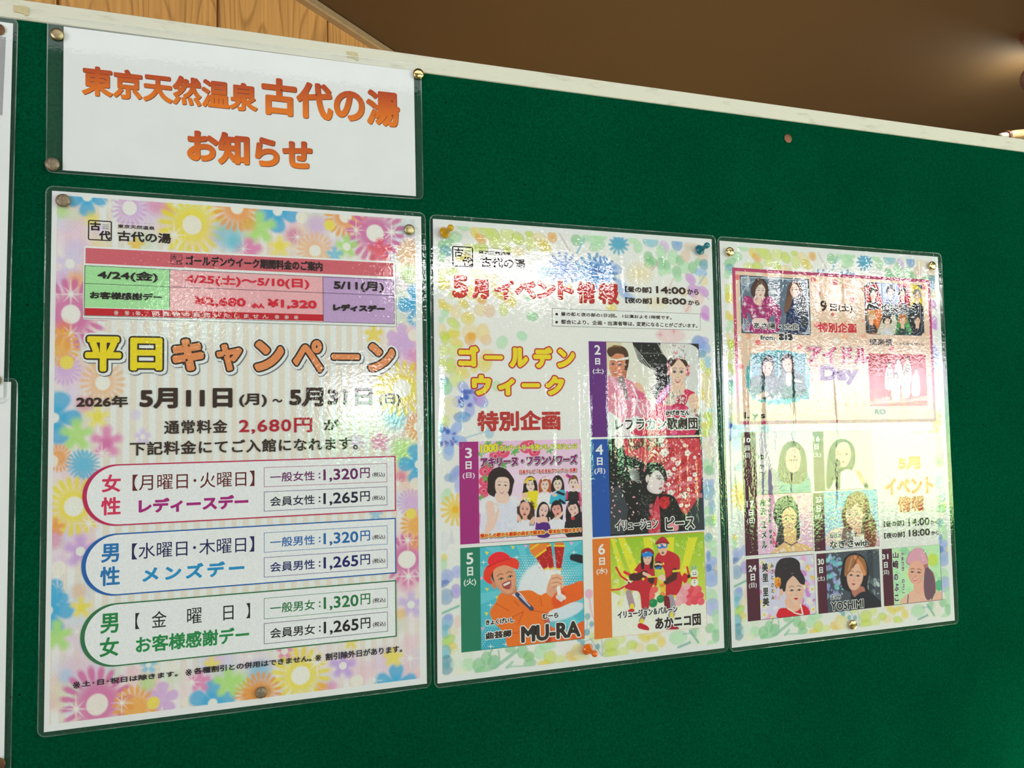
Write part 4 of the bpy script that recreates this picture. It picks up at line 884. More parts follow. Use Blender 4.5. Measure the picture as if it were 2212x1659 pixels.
    P(Q, [(200,100,60,110,(200,202,206),0),(200,280,40,50,yel,0),(190,350,45,70,lgr,0),(230,480,75,80,(130,150,205),0),(340,430,60,70,(150,160,215),0),(190,560,70,40,(60,100,170),-20),(330,640,60,80,(150,130,200),0),(220,700,80,90,(110,145,180),0),(230,980,70,90,(100,155,190),20),(250,920,50,40,(140,150,205),0),(220,1080,60,80,(90,165,185),0),(350,970,45,70,(222,190,180),0),
          (300,1080,60,60,(222,206,180),0),(240,1180,90,60,(150,190,50),-30),(290,1260,60,70,yel,0),(220,1300,60,80,(90,165,185),0),(230,1440,80,110,(20,128,148),0),(330,1330,60,70,(206,212,196),0),(460,1340,60,60,(196,208,190),0),(460,1440,90,70,lgr,0),(340,1430,70,60,(200,212,196),0),(380,1510,70,60,(210,212,190),0),(580,1440,70,80,grn,0),(660,1370,60,80,grn,0),
          (740,1410,70,80,(100,170,120),0),(620,1500,90,50,grn,0),(1050,1290,60,80,grn,0),(1120,1350,60,60,(110,170,90),0),(1240,1300,70,80,lgr,0),(1320,1230,90,50,lgr,0),(1130,1420,70,50,grn,0),(920,1270,60,40,grn,0),(1350,1360,70,80,lim,0),(1280,1420,70,40,yel,0),(1460,1380,60,50,oli,0),(1590,1350,80,60,(222,180,60),20),(1640,1290,70,80,pea,0),(1700,1330,90,70,(222,214,170),0)])
    bg.view = Q
    bg.line([(180,880),(360,800)], 24, (100,170,150), .9); bg.line([(720,1480),(800,1430),(1000,1280)], 34, (130,180,150), .85); bg.line([(690,1330),(720,1270)], 24, grn, .8); bg.line([(800,1370),(790,1280)], 16, grn, .8); bg.line([(880,1470),(940,1410)], 30, (140,185,160), .8); bg.line([(880,1460),(1070,1450)], 16, (140,185,160), .8)
    bg.ell(1770,670,42,50,(220,170,190)); bg.line([(1770,720),(1790,860),(1830,960)], 12, (220,185,195))
    bg.grain(.02)
    return bg
fb = floral(P2, None, (945.8,484.4), (1553.4,1389.6)); fb.lay('watercolour_border_print')
P2.layer = 4
emblem(P2, K(333,470), K(598,745), BLK)
tx(P2, 'TOKYOTENNENONSEN', K(667,490), K(1063,522), BLK, w=.03, name='logo_lettering', sp=1.3)
tx(P2, '東京天然温泉', K(665,528), K(1070,598), BLK, w=.1, name='logo_lettering')
tx(P2, '古代の湯', K(690,607), K(1250,768), BLK, w=.4, name='logo_lettering')
R5 = ink(196,56,44); HR = [(.75, ink(224,196,150), 0, 0), (.3, ink(96,34,34), .15, .2)]
txe(P2, K, [('5',335,838,530,1128), ('月',580,888,790,1140), ('イ',858,890,1110,1148), ('ベ',1120,900,1385,1138), ('ン',1395,915,1630,1140), ('ト',1655,905,1858,1150)], R5, w=1.25, halos=HR, name='title_lettering', layer=6, res=5)
txe(P2, L, [('情',35,865,270,1140), ('報',305,875,560,1150)], ink(178,40,40), w=.7, halos=HR, name='title_lettering', layer=6)
P2.layer = 10; L10 = dict(layer=10)
for b, a, c, w in (('【昼の部】', L(635,920), L(970,1010), .3), ('14:00', L(1025,920), L(1400,1028), .5), ('から', L(1415,955), L(1562,1032), .25), ('【夜の部】', L(640,1060), L(975,1148), .3), ('18:00', L(1035,1060), L(1408,1158), .5), ('から', L(1425,1095), L(1572,1165), .25)):
    tx(P2, b, a, c, DB, w=w, name='time_lettering', **L10)
nb = panel(P2, 'note_box', K(1583,1258), L(1585,1478), ink(212,213,210), layer=9)
outline(P2, 'note_box_rule', K(1583,1258), L(1585,1478), .3, DB, 0, nb, 10)
for b, a, c in (('●', K(1625,1315), K(1662,1350)), ('昼の部と夜の部の1日2回。', K(1695,1303), L(537,1318)), ('1公演およそ1時間です。', L(605,1275), L(1222,1343)), ('●', K(1625,1415), K(1662,1450)), ('都合により、企画・出演者等は、', K(1695,1397), L(755,1425)), ('変更になることがございます。', L(780,1368), L(1545,1448))):
    tx(P2, b, a, c, DB, w=.16, name='note_lettering', parent=nb, **L10)
HY = [(1.45, ink(168,44,36), 0, 0), (.25, ink(232,170,60), 0, 0)]
txe(P2, Mv, [('ゴ',410,275,665,535), ('ー',735,395,970,445), ('ル',1050,295,1285,545), ('デ',1350,290,1590,555), ('ン',1650,310,1875,550), ('ウ',580,640,825,895), ('ィ',910,685,1120,895), ('ー',1205,745,1435,795), ('ク',1505,655,1740,895)], ink(226,206,22), w=1.3, halos=HY, name='title_lettering', layer=6, res=5)
tx(P2, '特別企画', Mv(645,1092), Mv(1692,1335), ink(168,46,42), w=.85, name='title_lettering', **L10)

HW = [(.75, WHT, 0, 0)]; HWW = [(1.1, WHT, 0, 0)]
def daycol(S, v, tl, br, colr, col, lets, rule=None, layer=6):
    # coloured day column of a performer panel, with its white numerals
    o = panel(S, 'performer_panel', v(*tl), v(*br), colr, layer=layer)
    return o
def dletters(S, v, pb, lets, layer=8):
    for ch, x0, y0, x1, y1 in lets:
        tx(S, ch, v(x0, y0), v(x1, y1), WHT, w=.3 if ch[0] not in '(' else .14, name='date_lettering', parent=pb, layer=layer)

# --- 2nd: revue company
pb = daycol(P2, Nn, (215,118), (1897,1519), ink(94,40,116), None, None)
dletters(P2, Nn, pb, [('2',300,175,395,320), ('日',312,372,388,470), ('(土)',275,520,440,612)])
p = Pic(P2, Nn(478,130), Nn(1888,1512), .42, (30,32,30)); p.view = Nn
for y in (300, 460, 610, 760, 910): p.line([(930,y-6),(1420,y+8)], 20, (74,76,70), .9)
p.poly([(460,120),(860,120),(960,420),(1180,560),(1240,740),(1120,830),(1300,1100),(1300,1520),(460,1520)], (206,204,190), 1, False)
p.poly([(460,120),(700,120),(640,420),(480,520)], (198,186,148), .8)
p.poly([(1290,140),(1500,110),(1560,420),(1440,440),(1330,300)], (196,194,184)); p.poly([(1500,140),(1800,200),(1880,400),(1900,900),(1800,1300),(1560,1200),(1640,500)], (196,198,194))
for k in range(26): p.line([(1460,420),(1290 + k*14 - 40, 160 + (k%5)*34)], 9, (214,212,200), .7); 
for k in range(22): p.line([(900,200+k*8),(1180 + (k%4)*14, 560 + k*14)], 7, (214,214,206), .25)
for k in range(40): p.line([(1080+k%7*18, 540+k*10),(1180+(k*37%60), 520+k*9)], 7, (214,214,206), .8)
p.poly([(500,230),(560,200),(700,190),(790,260),(815,400),(800,520),(760,600),(700,560),(560,360),(510,330)], (66,44,30)); p.line([(520,230),(600,190),(690,200)], 26, (120,84,50))
p.poly([(700,560),(780,560),(760,700),(660,680)], (170,100,70))
p.face(640,480,118,190,6,(198,128,96),'smile',(170,50,50),-.35,(30,30,40),(50,30,25),lid=(60,80,110))
p.poly([(490,250),(620,205),(760,240),(800,330),(640,300),(560,350),(520,340)], (72,48,32)); p.poly([(520,372),(640,390),(810,350),(808,390),(640,408),(522,398)], (222,222,216), 1, False)
p.poly([(500,700),(560,650),(660,680),(780,680),(1000,820),(1060,940),(1180,1160),(1220,1520),(500,1520)], (206,130,150)); p.poly([(640,680),(740,660),(800,960),(760,980),(700,820)], (130,118,116)); p.line([(560,670),(700,900),(740,1260)], 60, (214,170,186), .8)
p.poly([(880,740),(980,750),(1050,870),(1040,900),(940,820)], (226,178,150)); p.poly([(900,860),(1040,900),(1060,1000),(940,1040),(860,980)], (200,80,120), .8)
p.line([(860,780),(940,960),(880,1200)], 26, (214,206,206), .9); p.line([(900,980),(1000,1200)], 30, (216,196,200), .8); p.speck(520,900,1200,1400,60,10,34,[(214,190,200),(196,90,120),(220,210,214),(226,160,140)],.6)
p.poly([(500,1180),(700,1320),(620,1520),(500,1520)], (214,214,212)); p.poly([(740,1330),(960,1240),(1000,1520),(640,1520)], (220,214,216), .9)
p.poly([(1210,1060),(1300,860),(1450,780),(1500,840),(1640,830),(1720,850),(1800,900),(1700,980),(1640,1180),(1780,1520),(900,1520),(960,1380),(1180,1160)], (196,44,84))
for k in range(9): p.ell(1270 + k*20, 1010 - k*30, 70, 26, (208,150,200) if k % 2 else (180,110,180), -30, 0, .9)
p.poly([(1450,740),(1640,740),(1640,860),(1560,1000),(1420,1080),(1320,1040),(1420,900)], (230,200,178))
p.ell(1550,1120,150,60,(190,40,80)); p.ell(1605,1000,80,80,(168,28,60)); p.ell(1610,1010,40,36,(210,60,90)); p.speck(1300,1100,1700,1500,40,14,50,[(170,30,70),(215,80,130),(226,130,170)],.5)
p.poly([(1700,960),(1790,900),(1870,980),(1880,1150),(1790,1180),(1730,1100)], (230,196,170)); p.line([(1720,980),(1860,960)], 10, (200,160,130)); p.line([(1730,1030),(1870,1010)], 10, (200,160,130)); p.speck(1740,1120,1860,1240,14,14,34,[(120,30,50),(214,210,204),(190,170,150)],.8)
p.poly([(1390,430),(1470,350),(1620,370),(1700,480),(1680,640),(1640,700),(1450,640),(1400,560)], (74,50,36))
p.poly([(1480,700),(1640,700),(1620,830),(1560,870),(1480,830)], (224,190,168)); p.face(1545,590,126,205,1,(232,200,176),'smile',(176,24,56),0,(24,22,26),(80,56,44),lid=(70,90,120))
p.poly([(1400,450),(1470,370),(1540,380),(1450,500)], (58,40,34)); p.poly([(1560,380),(1640,390),(1680,520),(1610,430)], (58,40,34))
p.poly([(1450,380),(1490,250),(1530,180),(1570,250),(1630,280),(1650,390),(1540,370)], (206,206,204), .9); p.speck(1460,180,1660,400,60,6,14,[(240,240,240),(130,120,120),(190,60,80)],.8)
p.speck(1390,440,1420,640,10,14,22,[(196,100,110),(214,150,150)],.9); p.speck(1670,440,1715,640,12,14,22,[(196,80,100),(214,150,150)],.9); p.line([(1440,660),(1440,760)], 30, (190,190,190)); p.line([(1665,650),(1660,760)], 30, (190,190,190))
p.speck(1350,850,1640,1050,120,7,14,[(196,198,194),(120,124,120),(226,226,222)],.9)
p.grain(.05); p.lay('photo_print', pb, 8)
tx(P2, 'かげきだん', Nn(1355,1150), Nn(1720,1224), DB, w=.32, halos=HW, name='caption_lettering', parent=pb, layer=10)
tx(P2, 'レプラカン歌劇団', Nn(605,1268), Nn(1840,1432), DB, w=.36, halos=HWW, name='caption_lettering', parent=pb, layer=10)

# --- 3rd: impressionist with eight characters
pb = daycol(P2, O, (205,158), (1903,1461), ink(150,36,112), None, None)
dletters(P2, O, pb, [('3',287,240,383,380), ('日',293,425,378,533), ('(日)',253,583,422,665)])
p = Pic(P2, O(468,150), O(1896,1456), .40, (214,182,208)); p.view = O
p.vgrad((212,176,204), (226,214,224)); p.ell(1000,600,420,260,(226,200,222),0,.9,.8); p.ell(500,900,200,500,(226,190,214),0,.9,.6); p.ell(480,1200,70,160,(196,120,170),0,.6,.8)
for cx, cy, r in ((800,290,105),(700,350,80),(1130,230,95),(1240,290,80),(560,560,80),(620,500,60),(560,700,85),(540,830,70),(560,900,50),(740,200,50),(1180,180,60)):
    p.ell(cx, cy, r, r*.9, (206,70,104)); p.ell(cx, cy, r*.7, r*.6, (222,120,146), 0, .5); p.ell(cx+5, cy+5, r*.35, r*.3, (180,36,72), 0, .4); p.ell(cx, cy, r*.55, r*.5, (150,30,60), 20, 0, .5, .12)
for cx, cy in ((600,180),(640,250),(960,300),(1000,260),(500,320),(620,460),(820,480),(1450,270),(570,660),(760,180),(500,930),(860,250)):
    for k in range(5):
        a = k*1.3 + cx; p.ell(cx + 26*math.cos(a), cy + 26*math.sin(a), 30, 14, (84,160,70), math.degrees(a), 0, .9)
for cx, cy, r in ((1010,640,50),(1060,700,46),(980,710,44)): p.ell(cx, cy, r, r, (236,220,234), 0, .5, .8)
p.star(1130,500,90,(240,232,240),.8,8)
# small figures, back row
def hairface(cx, cy, w, h, rot, hc, skin=(228,204,190), mouth='closed', long=1.6, top=None, fr=True, turn=0, lip=(180,40,60), hw=1.5):
    p.poly([(cx-w*hw, cy+h*long), (cx-w*hw*1.02, cy), (cx-w*.95, cy-h*1.05), (cx, cy-h*1.45), (cx+w*.95, cy-h*1.05), (cx+w*hw*1.02, cy), (cx+w*hw, cy+h*long), (cx+w*.7, cy+h*long*.9), (cx, cy+h*.9), (cx-w*.7, cy+h*long*.9)], hc)
    if top: p.poly([(cx-w*2.0, cy+h*3.2), (cx-w*1.7, cy+h*1.75), (cx-w*.5, cy+h*1.35), (cx+w*.5, cy+h*1.35), (cx+w*1.7, cy+h*1.75), (cx+w*2.0, cy+h*3.2)], top, 1, False)
    p.poly([(cx-w*.4, cy+h*.6), (cx+w*.4, cy+h*.6), (cx+w*.45, cy+h*1.5), (cx-w*.45, cy+h*1.5)], tuple(int(c*.92) for c in skin), 1, False)
    p.face(cx, cy, w, h, rot, skin, mouth, lip, turn, lid=(120,90,120), blush=.15)
    if fr: p.poly([(cx-w*1.05, cy-h*.2), (cx-w*.95, cy-h*1.0), (cx, cy-h*1.35), (cx+w*.95, cy-h*1.0), (cx+w*1.05, cy-h*.2), (cx+w*.55, cy-h*.72), (cx-w*.1, cy-h*.62), (cx-w*.6, cy-h*.6)], hc)
hairface(1185,750,62,86,-6,(34,28,30),long=1.4,top=(222,202,40)); p.line([(1115,720),(1150,670),(1200,660),(1240,690)], 34, (222,190,50)); p.line([(1085,880),(1100,820),(1120,740)], 30, (34,28,30)); p.line([(1270,860),(1262,780),(1240,700)], 36, (34,28,30))
p.poly([(1085,880),(1140,850),(1290,840),(1280,1050),(1230,1090),(1180,1000)], (222,204,40)); p.poly([(1070,870),(1130,860),(1140,920),(1080,930)], (230,190,170))
hairface(1385,750,55,80,3,(160,80,44),long=1.3,top=(222,222,222)); p.line([(1335,690),(1370,655),(1420,655),(1450,680)], 22, (236,232,230)); p.line([(1322,830),(1310,760),(1330,690)], 34, (160,80,44)); p.line([(1455,830),(1460,760),(1445,690)], 34, (160,80,44)); p.poly([(1300,900),(1460,880),(1470,1060),(1300,1060)], (224,222,222))
hairface(1560,740,58,86,-4,(44,28,26),long=1.25,top=(52,164,190)); p.poly([(1500,880),(1560,830),(1660,830),(1680,960),(1640,1000),(1500,990)], (52,164,190)); p.line([(1560,850),(1640,880)], 34, (28,26,34)); p.line([(1590,960),(1650,1000)], 34, (28,26,34)); p.poly([(1490,880),(1540,870),(1550,900),(1500,910)], (232,196,180))
hairface(1775,725,56,78,4,(108,74,44),long=.1,top=(40,38,42),mouth='open',hw=1.2); p.line([(1860,860),(1870,1040)], 26, (190,50,90)); p.line([(1690,850),(1680,940)], 30, (190,60,100)); p.poly([(1820,760),(1880,740),(1900,800),(1820,800)], (226,196,172)); p.line([(1690,620),(1735,640)], 40, (168,36,120)); p.line([(1640,640),(1690,625)], 10, (214,150,60))
# front row
hairface(1110,1090,72,98,4,(58,42,34),(226,170,150),'open',1.9,(206,206,214),False,hw=1.75); p.speck(980,980,1030,1260,22,14,30,[(48,34,28),(80,60,48)],.6); p.speck(1190,980,1240,1300,26,14,30,[(48,34,28),(80,60,48)],.6); p.speck(1080,930,1180,980,10,8,16,[(220,224,216)]); p.poly([(985,1180),(1010,1150),(1050,1200),(1060,1260),(1020,1250)], (228,180,156)); p.poly([(1170,1260),(1240,1180),(1230,1290)], (228,180,156))
hairface(1365,1110,60,90,14,(30,26,30),(232,196,186),'open',1.3,(90,40,130),False,.2); p.poly([(1270,1200),(1460,1200),(1450,1280),(1290,1280)], (226,186,170)); p.line([(1420,1180),(1450,1290)], 22, (30,26,30))
hairface(1545,1090,62,90,-16,(34,24,26),(214,150,140),'open',1.5,(214,214,222),True,hw=1.35); p.line([(1540,1210),(1590,1180),(1630,1130)], 30, (226,200,180))
hairface(1775,1085,66,98,-24,(32,30,38),(226,190,176),'closed',1.7,(36,34,38),True,hw=1.5); p.poly([(1680,1260),(1760,1200),(1900,1130),(1900,1460),(1680,1460)], (38,36,40)); p.ell(1770,1210,26,20,(200,50,60))
p.poly([(1290,1290),(1440,1280),(1450,1460),(1280,1460)], (78,34,116))
# tall performer at the left
p.poly([(600,760),(600,640),(660,540),(760,505),(860,540),(940,640),(965,700),(940,780),(930,860),(880,920),(700,920),(600,860)], (44,30,30))
p.poly([(720,860),(860,860),(880,960),(960,980),(1000,1100),(960,1460),(560,1460),(500,1300),(520,1040),(560,960),(680,930)], (222,222,236))
for cx, cy, rx, ry in ((560,980,80,60),(620,940,80,50),(700,960,60,40),(940,940,70,50),(1000,1000,60,60),(520,1080,60,90),(700,1100,50,30)): p.ell(cx, cy, rx, ry, (236,236,242), 0, .4, .9)
p.speck(700,1000,960,1400,50,16,44,[(206,206,230),(236,236,244),(214,220,236)],.5,.5)
p.poly([(740,850),(860,850),(900,940),(860,1000),(760,1000),(700,940)], (232,200,184)); p.face(800,760,102,150,4,(236,206,190),'smile',(176,70,76),0,(40,26,24),(96,66,54),blush=.3)
p.poly([(690,700),(680,620),(760,560),(880,600),(930,690),(860,650),(800,640),(740,650)], (40,28,28)); p.poly([(600,860),(595,760),(640,700),(680,640),(680,760),(660,860)], (44,30,30)); p.poly([(880,620),(950,680),(930,860),(890,880),(900,740)], (44,30,30))
p.poly([(575,1000),(640,970),(680,1000),(700,1160),(660,1220),(720,1120),(740,1010),(690,1010),(740,1060),(760,1100),(730,1240),(660,1380),(560,1400),(590,1220)], (232,198,182))
p.grain(.04); p.lay('photo_print', pb, 8)
HD = [(.95, ink(40,34,30), .25, .35), (.55, WHT, 0, 0), (.3, ink(50,36,30), 0, 0)]
tx(P2, '1000', O(495,197), O(738,307), ink(222,212,40), w=.45, halos=[(.7, ink(232,232,222), .1, .2), (.35, ink(40,34,30), 0, 0)], name='caption_lettering', parent=pb, layer=10, shear=-.07)
tx(P2, 'のレパートリーを持つモノマネジェンヌ', O(757,197), O(1828,258), ink(216,214,60), w=.22, halos=[(.55, ink(232,232,222), .1, .2), (.3, ink(40,34,30), 0, 0)], name='caption_lettering', parent=pb, layer=10)
tx(P2, 'アキリーヌ・フランソワーズ', O(500,367), O(1828,455), ink(132,30,104), w=.36, halos=[(.95, ink(60,40,50), .2, .3), (.6, WHT, 0, 0), (.22, ink(40,30,36), 0, 0)], name='caption_lettering', parent=pb, layer=10)
tx(P2, '日本テレビ「ものまねグランプリ」出演！', O(1032,540), O(1822,572), ink(198,32,44), w=.2, halos=[(.62, ink(60,40,40), .15, .25), (.4, WHT, 0, 0)], name='caption_lettering', parent=pb, layer=10)
tx(P2, '懐かしの歌から最新の曲まで顔まね・歌まねで魅せます！', O(495,1425), O(1880,1395), ink(200,44,34), w=.14, halos=[(1.0, ink(50,36,30), .2, .3), (.7, WHT, 0, 0), (.42, ink(232,190,60), 0, 0)], name='caption_lettering', parent=pb, layer=10)

# --- 4th: illusionist with a red fan
pb = daycol(P2, Pp, (230,125), (1828,1397), ink(20,76,152), None, None)
dletters(P2, Pp, pb, [('4',298,198,408,340), ('日',318,380,400,488), ('(月)',283,530,438,615)])
p = Pic(P2, Pp(478,118), Pp(1820,1393), .42, (26,26,28)); p.view = Pp
p.poly([(480,850),(640,760),(760,1100),(700,1450),(480,1460)], (58,64,70), .9, False); p.poly([(1600,900),(1820,700),(1830,1400),(1500,1400),(1560,1190)], (52,58,62), 1, False)
p.poly([(580,120),(700,120),(680,210),(620,260),(585,220)], (214,196,196))
fan = [(1000,440)]
p.poly([(700,120),(1750,110),(1780,260),(1800,600),(1760,880),(1700,1000),(1570,1190),(1460,1100),(1300,900),(1100,600),(960,420),(880,370),(720,345),(690,250)], (190,60,72), 1, False)
cx0, cy0 = 900, 980
import itertools
for k in range(14):
    a = math.radians(-100 + k * 7.2); c, s_ = math.cos(a), math.sin(a)
    col = (206,120,130) if k % 2 else (172,36,50)
    if k > 2: p.poly([(cx0 + 330*c, cy0 + 330*s_*1.25), (cx0 + 900*c, cy0 + 900*s_), (cx0 + 900*math.cos(a+.07), cy0 + 900*math.sin(a+.07)), (cx0 + 330*math.cos(a+.07), cy0 + 330*math.sin(a+.07)*1.25)], col, .75, False)
for k in range(8): p.line([(700 + k*44, 130),(735 + k*34, 350 + k*14)], 14, (216,110,120), .8)
p.speck(760,130,1200,260,34,16,40,[(60,50,46),(90,70,60),(170,60,60)],.8)
for cx, cy, r in ((1270,310,60),(1220,140,40),(1590,320,45),(1240,210,30),(1550,210,30),(1450,460,38),(1320,610,60),(1540,910,50),(1350,880,50),(1690,620,34),(1620,680,34),(1400,540,30),(1500,1050,30),(810,190,26),(1130,300,26),(1690,380,24),(1600,830,26),(1580,1060,24),(1380,400,30),(1320,760,34)):
    for k in range(5): p.ell(cx + r*.6*math.cos(k*1.257), cy + r*.6*math.sin(k*1.257), r*.42, r*.42, (224,222,216))
p.speck(1180,120,1760,1100,170,7,17,[(224,222,216),(60,30,34),(150,40,50),(214,190,190)],.85)
# confetti
for _ in range(75):
    x, y = p.rng.uniform(490,1000), p.rng.uniform(270,1420)
    if x > 820 and y < 900 and x > 940: continue
    p.ell(x, y, p.rng.uniform(8,20), p.rng.uniform(5,12), [(224,214,214),(210,150,156),(216,170,170)][p.rng.randint(3)], p.rng.uniform(0,180))
for k in range(14): a = math.radians(-110 + k*10); p.line([(800,680),(800 + 130*math.cos(a)*.9, 680 + 160*math.sin(a))], 7, (190,194,190), .8)
# figure
p.poly([(900,900),(1050,870),(1120,900),(1240,890),(1400,930),(1500,1130),(1560,1200),(1520,1400),(880,1450),(900,1150)], (24,24,25)); p.speck(900,900,1100,1420,150,5,11,[(96,100,94),(60,62,58)],.8); p.speck(1220,960,1480,1300,90,4,9,[(84,86,82),(50,50,50)],.7)
p.poly([(1170,920),(1190,1000),(1200,1420),(1050,1440),(1080,1200),(1120,1050)], (188,58,74)); p.speck(1070,1000,1190,1420,40,12,34,[(212,120,130),(170,30,46)],.5)
p.ell(1265,1010,75,85,(176,34,44)); p.speck(1210,940,1330,1090,26,12,30,[(210,60,60),(130,20,30)],.6)
p.poly([(1290,1390),(1380,1300),(1460,1340),(1440,1410)], (214,130,140))
p.poly([(1010,470),(1060,450),(1100,455),(1200,460),(1280,560),(1300,680),(1270,720),(1040,640),(1000,560)], (26,24,28))
p.poly([(1030,760),(1130,760),(1230,840),(1190,890),(1090,880),(1030,830)], (200,184,184)); p.poly([(1070,600),(1160,560),(1240,620),(1265,680),(1255,760),(1240,830),(1180,885),(1090,850),(1040,760),(1040,660)], (224,212,212))
p.ell(1035,680,34,56,(214,196,194)); p.ell(1035,720,10,10,(40,36,36)); p.line([(1160,675),(1200,665),(1220,680)], 11, (40,34,36)); p.ell(1192,688,14,8,(44,40,42)); p.line([(1240,680),(1262,690)], 11, (40,34,36)); p.line([(1150,640),(1215,640)], 10, (70,60,60)); p.line([(1225,690),(1232,750),(1200,757)], 9, (160,144,146)); p.poly([(1185,810),(1210,795),(1240,808),(1205,836)], (150,84,90))
p.poly([(1000,520),(1060,460),(1150,470),(1230,540),(1285,640),(1290,700),(1240,640),(1180,560),(1110,580),(1060,660),(1050,590)], (30,28,32)); p.line([(1170,500),(1240,600),(1280,700)], 20, (60,50,52)); p.line([(1090,570),(1150,520)], 16, (150,120,120), .6)
p.grain(.05); p.lay('photo_print', pb, 8)
tx(P2, 'イリュージョン', Pp(575,1268), Pp(1178,1372), DB, w=.28, halos=HW, name='caption_lettering', parent=pb, layer=10)
tx(P2, 'ピース', Pp(1278,1220), Pp(1688,1376), DB, w=.45, halos=[(.95, WHT, 0, 0)], name='caption_lettering', parent=pb, layer=10)

# --- 5th: juggler in orange
pb = daycol(P2, Q, (375,172), (1723,1155), ink(26,112,86), None, None)
dletters(P2, Q, pb, [('5',440,225,518,345), ('日',450,378,515,470), ('(火)',413,505,548,580)])
p = Pic(P2, Q(588,165), Q(1718,1150), .42, (70,170,186)); p.view = Q
for k in range(12):
    a = math.radians(k*30 + 8); p.poly([(1150,560),(1150+1400*math.cos(a),560+1400*math.sin(a)),(1150+1400*math.cos(a+.2),560+1400*math.sin(a+.2))], (96,184,196), .8, False)
for i in range(30):
    for j in range(32):
        x, y = 940 + i*27 + (j%2)*13, 250 + j*27; d = math.hypot(x-1280, (y-600))/400
        if .45 < d < 1.25: r = 13*(1.3-d); p.ell(x, y, r, r, (214,226,226), 0, 0, .9)
p.ell(1250,640,260,330,(214,218,222),0,.15,1); p.ell(1500,860,240,90,(206,214,220),-12,.2,.9)
for i in range(12):
    for j in range(10): p.ell(600+i*27+(j%2)*13, 1040+j*24, 8, 8, (20,110,150), 0, 0, .8)
for x, y, c in ((665,225,0),(945,165,0),(665,620,0),(780,710,0),(660,885,0),(1085,150,1),(1580,120,1),(605,500,1),(615,1050,1)): p.poly([(x-22,y-18),(x+22,y-14),(x,y+22)], (222,206,60) if c == 0 else (222,160,200), 1, False)
for x, y in ((628,325),(985,270),(703,790),(705,1240),(1605,215),(870,1215)): p.star(x,y,40,(236,240,240),1,4,5)
# clubs
for (x0,y0),(x1,y1),w in (((1180,130),(1340,470),92),((1290,120),(1390,470),88),((1450,110),(1440,480),84)):
    dx, dy = x1-x0, y1-y0; l = math.hypot(dx,dy); nx_, ny_ = -dy/l, dx/l
    q = lambda t, s2: (x0+dx*t+nx_*w*s2, y0+dy*t+ny_*w*s2)
    p.poly([q(0,.62),q(0,-.62),q(.95,-.12),q(.95,.12)], (214,110,40), 1, False); p.poly([q(.12,.68),q(.12,-.68),q(.75,-.32),q(.75,.32)], (168,28,28), 1, False)
    p.line([q(.1,.66),q(.1,-.66)], 16, (228,200,40)); p.line([q(.78,.3),q(.78,-.3)], 14, (228,200,40)); p.poly([q(.8,.26),q(.8,-.26),q(1.6,-.16),q(1.6,.16)], (226,226,224), 1, False)
p.poly([(1140,120),(1290,110),(1300,190),(1190,260),(1130,200)], (214,120,44)); p.line([(1190,270),(1300,190)], 18, (228,206,40)); p.line([(1140,180),(1230,120)], 14, (228,206,40)); p.speck(1200,200,1500,420,50,4,9,[(230,120,100)],.6)
p.poly([(1580,240),(1700,250),(1705,335),(1600,310),(1565,290)], (26,34,44))
# jacket and arms
p.poly([(700,850),(760,760),(810,660),(900,660),(1000,640),(1140,630),(1240,680),(1320,660),(1420,790),(1420,820),(1330,870),(1300,980),(1330,1200),(920,1250),(860,1100),(760,1000),(710,920)], (226,112,34))
p.poly([(1400,620),(1560,570),(1700,530),(1712,700),(1560,770),(1400,830),(1360,740)], (222,96,32)); p.poly([(1380,700),(1500,640),(1500,760),(1400,820)], (206,72,28), .8); p.poly([(1300,1000),(1500,1080),(1715,960),(1720,1150),(1330,1200)], (222,96,36)); p.poly([(1290,960),(1340,940),(1360,1180),(1300,1190)], (170,40,28), .8)
for a_, b_ in (((760,770),(900,850)),((860,960),(1060,860)),((1060,860),(1000,1000)),((1240,700),(1260,800)),((1120,840),(1330,880)),((900,1100),(1000,1090)),((960,740),(1010,800))): p.line([a_, b_], 10, (176,74,22), .7)
p.poly([(880,670),(1000,640),(1150,820),(1120,830),(960,690)], (224,224,230)); p.line([(990,670),(1050,740),(1150,830)], 44, (60,64,90)); p.line([(1020,690),(1130,800)], 10, (214,214,230))
p.poly([(1310,650),(1340,520),(1400,460),(1470,500),(1480,590),(1420,640),(1370,700)], (206,150,120)); 
for y in (480, 530, 575): p.line([(1370,y),(1430,y-12),(1476,y+14)], 34, (214,162,132)); p.line([(1370,y+20),(1430,y+8),(1472,y+32)], 6, (130,84,64), .8)
p.line([(1440,600),(1450,700)], 40, (226,226,224)); p.line([(1470,690),(1500,710)], 40, (210,206,200)); p.line([(1430,700),(1470,730)], 40, (200,196,190))
# head
p.poly([(860,560),(960,560),(990,640),(920,680),(830,660)], (180,116,86))
p.ell(745,560,34,52,(190,126,98)); p.poly([(710,480),(720,400),(860,370),(960,420),(975,560),(960,620),(900,655),(830,630),(760,560)], (60,44,38))
p.face(862,500,122,168,-15,(206,146,112),'smile',(160,70,70),.2,(34,26,24),(46,34,30),blush=.12)
p.poly([(828,560),(880,530),(922,520),(925,570),(900,610),(850,610)], (150,60,60)); p.poly([(838,565),(915,530),(912,556),(850,585)], (240,238,232), 1, False)
p.poly([(625,490),(640,400),(690,350),(830,300),(960,280),(1012,330),(1000,400),(960,390),(860,358),(760,390),(710,470),(720,560),(660,540)], (226,60,36)); p.poly([(690,350),(680,280),(740,225),(820,210),(890,240),(910,275),(800,320)], (214,36,48)); p.line([(672,375),(800,315),(930,278)], 14, (190,30,36))
p.grain(.04); p.lay('photo_print', pb, 8)
tx(P2, 'きょくげいし', Q(650,950), Q(958,978), DB, w=.26, halos=[(.6, WHT, 0, 0)], name='caption_lettering', parent=pb, layer=10)
